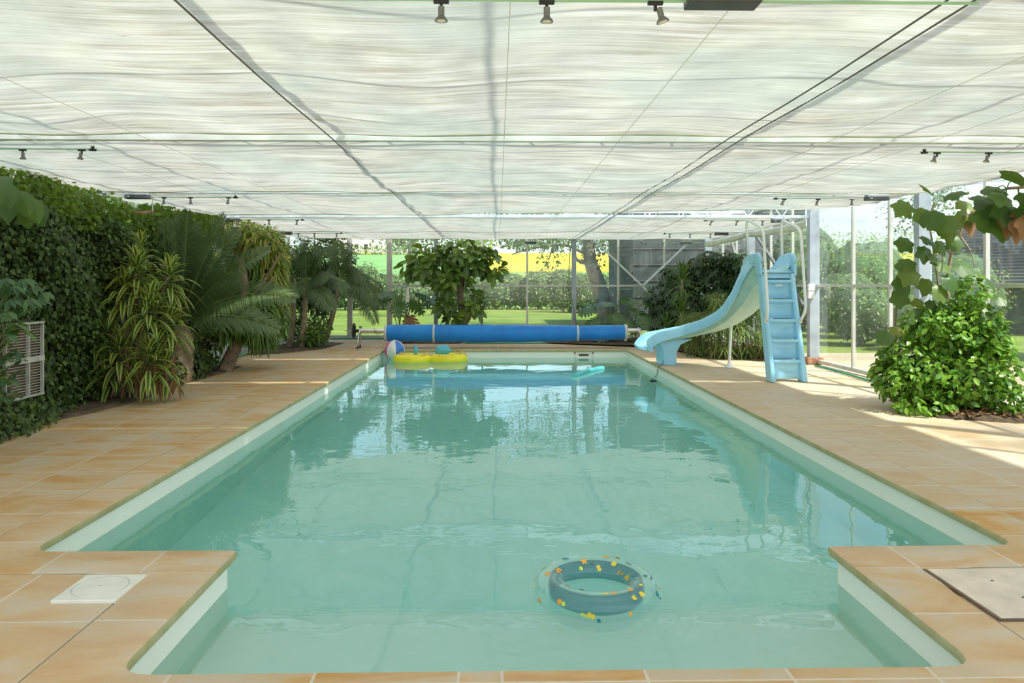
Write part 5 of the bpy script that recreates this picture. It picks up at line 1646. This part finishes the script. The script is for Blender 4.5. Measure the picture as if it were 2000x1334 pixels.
for k, q in enumerate(vs_):
    P_ = curve([at(*a) for a in q], 6)
    if k < 4: P_ = [V((P_[0].x, P_[0].y, 0.02))] + P_
    r0 = (.014, .024, .016, .012, .009, .009, .008, .012)[k]
    m.tube(P_, [r0 * (1 - .5 * i / (len(P_) - 1)) for i in range(len(P_))], 7)
m.build('stem', M['vine_stem'], Vn, smooth=True)
m = MB(); md = MB()
vl = [(1775, 395, 8.1, -.8, -.6, .27), (1800, 405, 8.0, -.1, -1, .24), (1815, 378, 8.2, -.4, .3, .22), (1842, 385, 8.0, .3, .1, .26), (1825, 410, 7.9, -.4, -.8, .27), (1845, 420, 7.9, .2, -.9, .26), (1865, 395, 8.1, .7, -.3, .24), (1850, 440, 8.0, .1, -1, .2), (1870, 412, 8.0, .6, -.8, .22), (1835, 432, 8.1, -.2, -1, .18),
      (1773, 465, 8.2, -.5, -.5, .24), (1800, 460, 8.1, .2, -.3, .22), (1805, 480, 8.1, -.2, -.9, .22), (1828, 470, 8.2, .3, -.8, .20), (1858, 460, 8.2, .1, -.8, .22), (1812, 492, 8.1, .3, -.5, .20), (1775, 505, 8.2, -.5, -.6, .25), (1785, 525, 8.1, -.7, -.8, .26), (1768, 540, 8.2, -.6, -.9, .24), (1758, 565, 8.3, -.2, -1, .24),
      (1842, 510, 8.1, -.3, -.2, .25), (1862, 512, 8.1, .5, -.4, .26), (1850, 535, 8.0, .1, -.9, .24), (1815, 545, 8.2, -.5, -.7, .24), (1800, 585, 8.2, -.5, -.5, .2), (1830, 555, 8.0, .2, -.9, .22), (1895, 530, 8.1, .4, -.4, .22), (1915, 540, 8.0, .6, -.6, .2), (1760, 640, 8.1, -.7, -.2, .2), (1738, 648, 8.0, -.9, -.6, .22), (1940, 575, 7.8, .3, -.3, .2), (1925, 600, 7.8, .2, -.6, .18), (1815, 585, 8.1, .2, -1, .2), (1795, 600, 8.1, -.5, -.9, .2)]
for (px, py, y, dx, dz, L) in vl:
    c = at(px, py, y)
    lobed(m, c, V((dx, -.35, dz)), V((R.uniform(-.4, .4), -.7, .8)), L, 5, .22)
m.build('foliage', M['vine'], Vn, normals=False)
for (px, py, y) in ((1888, 415, 8.0), (1892, 425, 8.0), (1905, 408, 7.9)):
    lobed(md, at(px, py, y), V((.2, -.2, -1)), V((.3, -1, .1)), .2, 3, .3, .5)
o = md.build('withered_leaf', M['dry'], Vn, normals=False); o['label'] = 'curled brown withered leaves'
r, _ = big_overhang('overhanging_vine', [(1950, 365, 6.6, -.5, -.4), (1975, 355, 6.5, -.2, .2), (1990, 375, 6.4, .3, -.5), (1940, 390, 6.7, -.6, -.6), (1965, 395, 6.5, -.3, -.7), (2005, 350, 6.3, .2, .1), (1930, 385, 6.8, -.8, -.3), (1992, 400, 6.4, .3, -.8), (1958, 378, 6.4, -.4, -.3), (1938, 405, 6.7, -.7, -.8), (2010, 385, 6.3, .4, -.6), (1955, 420, 6.6, -.2, -1)],
             [(5.2, 6.3, .02), (5.25, 6.2, 1.0), (5.2, 6.2, 1.9), (4.95, 6.3, 2.20), (4.55, 6.55, 2.22)], 'large dark leaves hanging under the net at the slide-side edge', 'vine', M['vine_big'], .27, 5)
md = MB()
for (px, py, y) in ((1975, 410, 6.45), (1985, 425, 6.4), (1965, 415, 6.5), (1998, 420, 6.3)):
    lobed(md, at(px, py, y), V((.1, -.2, -1)), V((.4, -1, .1)), .22, 3, .3, .5)
o = md.build('withered_leaf', M['dry'], r, normals=False); o['label'] = 'curled brown withered leaves'
r = empty('bed_litter', (4.9, 7.9, 0), 'dry leaves strewn on the soil under the bright bush', 'leaf litter', kind='stuff')
m = MB()
for k in range(260):
    p = V((R.uniform(4.6, 5.35), R.uniform(7.3, 8.6), .05))
    leaf(m, p, V((R.uniform(-1, 1), R.uniform(-1, 1), R.uniform(-.1, .4))), UP, R.uniform(.06, .13), .05, .3, 3, .4)
m.build('dead_leaves', M['dry'], r, normals=False)
# ================================================================ OUTSIDE
def sheet(name, pts, mat, label, cat):
    m = MB(); m.prism(pts, (0, 0, -.3)); o = m.build(name, M[mat]); return tag(o, label, cat, kind='structure')
m = MB()
for a, b, c, d in ((-60, 19.26, 60, 48), (-60, -30, -5.21, 19.26), (5.66, -30, 60, 19.26), (-5.21, -30, 5.66, -5.01)):
    m.prism([(a, b, -.03), (c, b, -.03), (c, d, -.03), (a, d, -.03)], (0, 0, -.3))
tag(m.build('lawn', M['lawn']), 'sunlit lawn beyond the glass', 'lawn', kind='structure')
def hz(y):
    q = [(44, -.2), (50, 1.0), (75, 2.64), (170, 8.74), (260, 12.0), (400, 14)]
    for (a, b), (c, d) in zip(q, q[1:]):
        if y <= c: return b + (d - b) * (y - a) / (c - a)
    return 14
def terr(name, x0, x1, y0, y1, mat, label, lift=0, n=12):
    m = MB(); ys = [y0 + (y1 - y0) * i / n for i in range(n + 1)]
    for a, b in zip(ys, ys[1:]):
        m.prism([(x0, a, hz(a) + lift), (x1, a, hz(a) + lift), (x1, b, hz(b) + lift), (x0, b, hz(b) + lift)], (0, 0, -1))
    o = m.build(name, M[mat]); return tag(o, label, 'field', kind='structure')
terr('hillside', -200, 250, 44, 400, 'verge', 'gently rising green hillside', 0, 24)
terr('crop_field', -120, -2.5, 62, 150, 'field', 'pale green crop field on the slope', .08)
terr('rapeseed_field', -1.5, 150, 78, 172, 'rape', 'bright yellow rapeseed field on the slope', .08)
terr('rapeseed_strip', -120, -2.0, 166, 210, 'rape', 'thin strip of yellow rapeseed behind the far hedge', .10)
sheet('earth_path', [(5.9, 2, -.022), (9.5, 2, -.022), (9.0, 15, -.022), (5.9, 15, -.022)], 'path', 'bare earth path outside the slide-side windows', 'path')

def hedge(name, blobs, n, L, W, mat, label, cat, with_core=True, seed=1):
    r = empty(name, (blobs[0][0][0], blobs[0][0][1], 0), label, cat)
    rr = random.Random(seed); m = MB()
    clump(m, blobs, n, L, W, .3, 2, .8, .4, .5, .55, .2, 0, rr); m.build('foliage', M[mat], r, normals=False)
    if with_core:
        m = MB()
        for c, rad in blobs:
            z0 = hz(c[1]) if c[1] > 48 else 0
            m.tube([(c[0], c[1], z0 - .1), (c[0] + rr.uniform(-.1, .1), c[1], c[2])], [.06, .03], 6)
            m.ball(c, tuple(q * .80 for q in rad), 12, 8, fn=lambda d: 1 + .10 * math.sin(7 * d.x + 5 * d.z) * math.cos(6 * d.y))  # dark ball stands in for the shade inside the bush
        m.build('stems_and_shade_fill', M['hedge_core'], r, smooth=True)
    return r
def row(px0, px1, y, zt, rad, n, jz=.2, seed=0):
    rr = random.Random(seed); out = []
    for i in range(n):
        px = px0 + (px1 - px0) * (i + .5) / n; x = at(px, 558, y).x
        h = zt * rr.uniform(1 - jz, 1 + jz)
        out.append(((x, y + rr.uniform(-.6, .6), h * .5), (rad * rr.uniform(.85, 1.2), rad * .8, h * .55)))
    return out
hedge('hedge', row(930, 1090, 43, 2.1, 1.3, 6, .2, 1), 4200, .16, .11, 'hedge', 'flowering hedge across the lawn below the yellow field', 'hedge', seed=1)
hedge('hedge', row(1090, 1200, 38, 2.0, 1.2, 5, .2, 2), 3800, .15, .10, 'hedge', 'hedge across the lawn beside the big tree trunk', 'hedge', seed=2)
hedge('hedge', row(680, 765, 42, 2.5, 1.3, 4, .25, 3), 3600, .16, .11, 'hedge', 'round bushes across the lawn seen through the clear door panes', 'hedge', seed=3)
hedge('hedge', row(765, 930, 44, 2.0, 1.4, 6, .2, 4), 3600, .16, .11, 'hedge', 'hedge across the lawn behind the rubber tree', 'hedge', seed=4)
hedge('hedge', row(590, 690, 46, 2.4, 1.6, 4, .2, 5), 2600, .16, .11, 'hedge', 'bushes across the lawn behind the palm clump', 'hedge', seed=5)
hedge('field_hedge', [((x, 156, hz(156) + .9), (3.2, 1.6, 1.3)) for x in range(-60, -18, 5)], 3000, .45, .35, 'hedge', 'trimmed hedge at the top of the pale green field', 'hedge', False, 6)
def tree(name, base, trunk, crowns, n, L, W, mat, label, bark='bark_grey', limbs=(), seed=1, r0=.2, shell=.4):
    r = empty(name, base, label, 'tree'); rr = random.Random(seed)
    m = MB(); P_ = curve([V(base)] + [V(t) for t in trunk], 5)
    m.tube(P_, [r0 * (1.25 - .7 * i / (len(P_) - 1)) for i in range(len(P_))], 10)
    for l in limbs:
        q = curve([V(t) for t in l[1:]], 5); m.tube(q, [l[0] * (1 - .7 * i / (len(q) - 1)) for i in range(len(q))], 7)
    if not limbs:
        for c, rad in crowns: m.tube([P_[-2], V(c)], [r0 * .35, r0 * .12], 6)
    m.build('trunk', M[bark], r, smooth=True)
    m = MB(); clump(m, crowns, n, L, W, .3, 2, .6, .4, .7, shell, .2, .1, rr); m.build('foliage', M[mat], r, normals=False)
    return r
# the big leaning tree just beyond the far wall
Y = 25.0
tree('lawn_tree', V((at(1192, 640, Y).x, Y, -.05)), [at(1178, 590, Y), at(1165, 545, Y), at(1152, 505, Y), at(1150, 450, Y), at(1155, 380, Y)],
     [(at(1040, 462, Y), (1.6, 1.2, .45)), (at(1130, 420, Y), (2.6, 2, .9)), (at(1075, 505, Y), (.55, .5, .40)), (at(1160, 500, Y + 1), (.5, .5, .5)), (at(1010, 400, Y), (2.2, 1.6, 1.0)), (at(1175, 480, Y), (.8, .6, .35))], 3000, .13, .08, 'oak',
     'big tree with a leaning trunk standing on the lawn beyond the far wall', limbs=[(.10, at(1158, 520, Y), at(1140, 512, Y), at(1125, 505, Y), at(1122, 480, Y)), (.06, at(1152, 500, Y), at(1100, 478, Y), at(1040, 485, Y), at(1000, 497, Y)), (.03, at(1080, 480, Y), at(1074, 500, Y), at(1070, 512, Y)), (.09, at(1150, 450, Y), at(1080, 430, Y), at(1030, 440, Y))], seed=12, r0=.26)
tree('lawn_tree', V((at(795, 600, 33).x, 33, -.05)), [at(795, 540, 33), at(800, 490, 33), at(805, 440, 33)], [(at(800, 430, 33), (2.6, 2, 1.5)), (at(850, 470, 33), (1.4, 1, .8)), (at(900, 450, 33), (1.8, 1, .9))], 1900, .16, .10, 'oak', 'faint tree on the lawn seen between the slit-leaved plant and rubber tree', seed=13, r0=.09)
# far trees on the ridge
for i, (px, y, h, w, mat, lab) in enumerate(((650, 185, 12, 7, 'farleaf', 'far tree on the ridge beside the white house'), (790, 200, 9, 8, 'farleaf', 'far tree on the ridge behind the column of the rubber tree'), (930, 190, 8, 8, 'willow', 'pale far tree on the ridge above the rubber tree'), (1010, 195, 9, 9, 'farleaf', 'far tree on the ridge above the start of the yellow field'), (1080, 190, 8, 9, 'farleaf', 'far tree on the ridge above the middle of the yellow field'), (1160, 200, 10, 10, 'farleaf', 'far tree on the ridge behind the big trunk'))):
    x = at(px, 558, y).x; z = hz(y)
    tree('ridge_tree', (x, y, z - .2), [(x, y, z + h * .4), (x + .3, y, z + h * .7)], [((x, y, z + h * .55), (w * .5, w * .5, h * .42)), ((x + w * .3, y, z + h * .4), (w * .35, w * .35, h * .3)), ((x - w * .3, y, z + h * .45), (w * .35, w * .35, h * .3))], 520, .9, .7, mat, lab, seed=40 + i, r0=.3)
# white house on the ridge
x0 = at(690, 558, 180).x; z = hz(180)
r = empty('house', (x0, 180, z), 'white house on the ridge beyond the pale green field', 'house')
m = MB(); m.box((x0 + .5, 182, z + 1.2), (9, 6, 5)); m.build('wall', M['house'], r)
m = MB(); m.prism([(x0 - 4.4, 178.8, z + 3.7), (x0 + 5.4, 178.8, z + 3.7), (x0 + 5.4, 182, z + 6.0), (x0 - 4.4, 182, z + 6.0)], (0, .1, .3)); m.prism([(x0 - 4.4, 185.2, z + 3.7), (x0 + 5.4, 185.2, z + 3.7), (x0 + 5.4, 182, z + 6.0), (x0 - 4.4, 182, z + 6.0)], (0, .1, .3)); m.build('roof', M['houseroof'], r)
m = MB(); m.prism([(x0 + 5.8, 179, z - .5), (x0 + 8.2, 179, z - .5), (x0 + 7.4, 179, z + 3.6), (x0 + 6.6, 179, z + 3.6)], (0, 2, 0)); m.build('chimney', M['house'], r)
m = MB()
for dx in (-2.5, 1.0, 3.2): m.box((x0 + dx, 178.97, z + 1.6), (.9, .1, 1.2))
m.build('window', M['black'], r)
# dark outbuilding behind the corner of the far wall
r = empty('dark_shed', (7, 24.5, 0), 'dark block outbuilding behind the braced corner of the far wall', 'shed')
m = MB(); m.box((6.9, 25.5, 1.9), (5.4, 5, 3.8)); m.build('wall', M['shed'], r)
m = MB()
for k in range(7): m.box((6.9, 22.985, .5 + k * .5), (5.4, .03, .03))
m.build('joints', M['slat'], r)
m = MB(); m.box((6.9, 25.5, 3.86), (5.8, 5.6, .12)); m.build('roof', M['slat'], r)
# slat-roofed barn beyond the slide-side windows
def barn(cx, cy, L, eave, ridge, depth, rz, label):
    """roof of dark boards facing the pool"""
    r = empty('slatted_barn', (cx, cy, 0), label, 'barn', rz=0)
    d = V((math.cos(rz), math.sin(rz), 0)); n = V((-d.y, d.x, 0))
    c = V((cx, cy, 0)); m = MB()
    m.box(c + n * -depth / 2 + UP * (eave / 2), (L, depth * .9, eave), Matrix.Rotation(rz, 3, 'Z')); m.build('wall', M['shed'], r)
    m = MB(); N_ = 20
    for k in range(N_):
        t = k / N_; a = c + n * (.35 - (depth / 2 + .35) * t) + UP * (eave - .15 + (ridge - eave + .15) * t)
        m.bar(a - d * L / 2, a + d * L / 2, .055, .06)
    m.build('roof_boards', M['slat'], r)
    m = MB()
    A_ = c + n * .30 + UP * (eave - .25); B_ = c - n * (depth / 2) + UP * (ridge - .10)
    m.prism([A_ - d * L / 2, A_ + d * L / 2, B_ + d * L / 2, B_ - d * L / 2], (0, 0, -.05)); o = m.build('roof_sheet', M['houseroof'], r)
    return r
barn(11.2, 9.5, 9.0, 1.75, 3.6, 4.0, -PI / 2 + PI + .12, 'barn with a roof of dark boards beyond the bright bush')
barn(14.6, 21.0, 5.0, 1.6, 3.4, 4.0, PI / 2 + .5, 'small board-roofed shed among the bushes past the ladder')
# bushes and trees beyond the slide-side windows
hedge('garden_bush', [((11.0, 22, 1.4), (1.6, 1.5, 1.6)), ((12.5, 20, 1.2), (1.4, 1.3, 1.3)), ((9.5, 23, 1.7), (1.5, 1.5, 1.9)), ((9.2, 19.5, .9), (1.1, 1.1, 1.0))], 5200, .11, .05, 'willow', 'yellow-green bushes seen through the windows beside the ladder', 'bush', seed=50)
hedge('garden_bush', [((8.4, 17.0, .7), (.9, .9, .8)), ((9.0, 15.4, .6), (.9, .8, .7)), ((10.3, 16.6, .9), (1.1, 1.0, 1.0))], 3600, .085, .05, 'hedge', 'low green bushes at the foot of the willow beyond the windows', 'bush', seed=51)
tree('willow_tree', (14.5, 30, -.05), [(14.5, 30, 1.2), (14.7, 30, 2.6)], [((14.5, 30, 2.0), (3.0, 3, 1.6)), ((11.8, 31, 1.8), (2.2, 2, 1.3)), ((17.3, 30, 2.2), (2.5, 2, 1.7))], 5200, .20, .07, 'willow', 'pale willow tree against the sky beyond the windows', seed=52)
tree('garden_tree', (15.2, 26, -.05), [(15.1, 26, 1.5), (14.9, 26, 3.2)], [((14.8, 26, 4.1), (1.3, 1.2, 1.0)), ((15.6, 26, 4.6), (1.0, 1.0, .8))], 800, .13, .09, 'oak', 'dark twiggy tree behind the small shed', seed=53, shell=.1)
b = V((9.1, 9.0, -.02))
tree('bare_tree', b, [(8.95, 8.95, .7), (8.4, 9.0, 1.5), (8.15, 9.1, 2.2), (8.1, 9.2, 3.2)], [((8.1, 9.1, 3.5), (1.6, 1.3, .9)), ((8.5, 8.3, 2.9), (.9, .8, .5)), ((7.9, 9.9, 2.6), (.7, .6, .5))], 750, .10, .06, 'willow', 'pale-barked tree with bare twigs outside the windows behind the bright bush', bark='bark_pale', seed=54, r0=.10, shell=.0,
     limbs=[(.045, (8.4, 9.0, 1.5), (8.8, 8.9, 2.1), (9.2, 8.8, 2.9)), (.04, (8.15, 9.1, 2.2), (7.6, 9.3, 2.6), (7.1, 9.4, 3.1)), (.03, (8.3, 9.0, 1.8), (7.9, 8.7, 2.1), (7.5, 8.4, 2.2)), (.025, (8.8, 8.95, 1.1), (8.4, 8.6, 1.3), (8.0, 8.3, 1.5)), (.022, (8.6, 9.0, 1.3), (8.9, 9.4, 1.8), (9.0, 9.7, 2.3)), (.02, (8.15, 9.1, 2.2), (8.2, 8.6, 2.7), (8.3, 8.2, 3.2))])
hedge('garden_hedge', [((9.4, 7.0 + k * 1.0, .5), (.55, .7, .62)) for k in range(5)], 2200, .08, .05, 'oak', 'dark hedge at the foot of the barn beyond the bush', 'hedge', seed=55)
# unseen tree added to shade the paving inside the slide-side wall
tree('shade_tree', (9.3, 1.5, -.05), [(9.3, 1.5, 3), (9.1, 1.6, 6)], [((8.95, 2.7, 7.0), (.85, 1.7, 1.2)), ((9.1, .2, 6.8), (.9, 1.4, 1.1)), ((9.7, 1.5, 7.8), (.9, 1.5, .9))], 2300, .16, .10, 'oak', 'unseen tall tree added outside to shade the paving by the slide-side wall', seed=56, shell=.2)
r = empty('blue_tarpaulin', (10.1, 17.8, .0), 'blue tarpaulin bundle among the garden bushes beyond the windows', 'tarpaulin')
m = MB(); m.ball((11.2, 17.9, .30), (.75, .5, .32), 16, 10, fn=lambda d: 1 + .12 * math.sin(5 * d.x + 3 * d.y)); m.build('sheet', M['tarp'], r, smooth=True)
# mint garden table
p = at(1990, 713, 6.6); p = V((6.9, 6.9, .42))
r = empty('garden_table', (6.75, 6.75, 0), 'mint green garden table outside behind the bright bush', 'table')
m = MB(); m.box((6.75, 6.75, .40), (.75, .9, .03)); m.build('tabletop', M['mint'], r, bevel=.008)
for dx in (-.3, .3):
    for dy in (-.38, .38):
        m = MB(); m.tube([(6.75 + dx * 1.1, 6.75 + dy * 1.1, -.02), (6.75 + dx, 6.75 + dy, .39)], .02, 8); m.build('leg', M['mint'], r)
# bushes outside the creeper-side wall
hedge('outside_bush', [((-6.2, 5.5 + k * 1.5, 1.9), (.7, 1.0, 1.8)) for k in range(9)], 7000, .11, .08, 'oak', 'leafy bushes outside the glass above the creeper', 'bush', seed=60)
for i, (x, y, z) in enumerate(((5.58, 0, 0),)): pass
# overhead lines in the sky
for k, zz in enumerate((4.6, 4.9)):
    m = MB(); m.tube(curve([(8, 40, zz + 2), (18, 32, zz + .9), (30, 25, zz + 2.4)], 8), .015, 5)
    o = m.build('overhead_line', M['wire']); tag(o, ('lower' if k == 0 else 'upper') + ' overhead line crossing the sky beyond the windows', 'overhead line')
# ================================================================ LIGHT
sun_d = bpy.data.lights.new('sun', 'SUN'); sun = bpy.data.objects.new('sun', sun_d); COL.objects.link(sun)
sdir = V((1.4, -1.15, 2.54)).normalized()
sun.rotation_euler = sdir.to_track_quat('Z', 'Y').to_euler()
sun_d.energy = 4.6; sun_d.angle = math.radians(1.6); sun_d.color = (1, .955, .88)
w = bpy.data.worlds.new('sky'); sc.world = w; w.use_nodes = True
nt = w.node_tree; nt.nodes.clear()
out = nt.nodes.new('ShaderNodeOutputWorld'); bg = nt.nodes.new('ShaderNodeBackground')
sky = nt.nodes.new('ShaderNodeTexSky'); sky.sky_type = 'NISHITA'; sky.sun_disc = False
sky.sun_elevation = math.asin(sdir.z); sky.sun_rotation = math.atan2(sdir.x, sdir.y)
sky.air_density = 1.0; sky.dust_density = 1.6; sky.ozone_density = 1.5
tc = nt.nodes.new('ShaderNodeTexCoord')
mp = nt.nodes.new('ShaderNodeMapping'); mp.inputs['Scale'].default_value = (1, 1, 2.6)
nz = nt.nodes.new('ShaderNodeTexNoise'); nz.inputs['Scale'].default_value = 2.6; nz.inputs['Detail'].default_value = 6; nz.inputs['Roughness'].default_value = .58
cr = nt.nodes.new('ShaderNodeValToRGB'); cr.color_ramp.elements[0].position = .42; cr.color_ramp.elements[1].position = .66
mx = nt.nodes.new('ShaderNodeMix'); mx.data_type = 'RGBA'
sc_ = nt.nodes.new('ShaderNodeMix'); sc_.data_type = 'RGBA'; sc_.blend_type = 'MULTIPLY'; sc_.inputs[0].default_value = 1
SKY = .21
sc_.inputs[7].default_value = (SKY, SKY, SKY, 1)
L = nt.links.new
L(sky.outputs[0], sc_.inputs[6]); L(tc.outputs['Generated'], mp.inputs[0]); L(mp.outputs[0], nz.inputs['Vector']); L(nz.outputs[0], cr.inputs[0])
L(cr.outputs[0], mx.inputs[0]); L(sc_.outputs[2], mx.inputs[6]); mx.inputs[7].default_value = (.52, .57, .64, 1)
L(mx.outputs[2], bg.inputs['Color']); bg.inputs['Strength'].default_value = 1.0; L(bg.outputs[0], out.inputs[0])

vs = sc.view_settings
sc.display_settings.display_device = 'sRGB'
vs.view_transform = 'Standard'; vs.look = 'None'; vs.gamma = 1; vs.use_curve_mapping = False
vs.exposure = 0.97
c = sc.cycles
c.use_denoising = True
c.max_bounces = 20; c.diffuse_bounces = 7; c.glossy_bounces = 10; c.transmission_bounces = 14; c.transparent_max_bounces = 24; c.volume_bounces = 0
c.caustics_refractive = True; c.caustics_reflective = True
c.sample_clamp_indirect = 6; c.blur_glossy = .5
c.use_adaptive_sampling = True; c.adaptive_threshold = .02
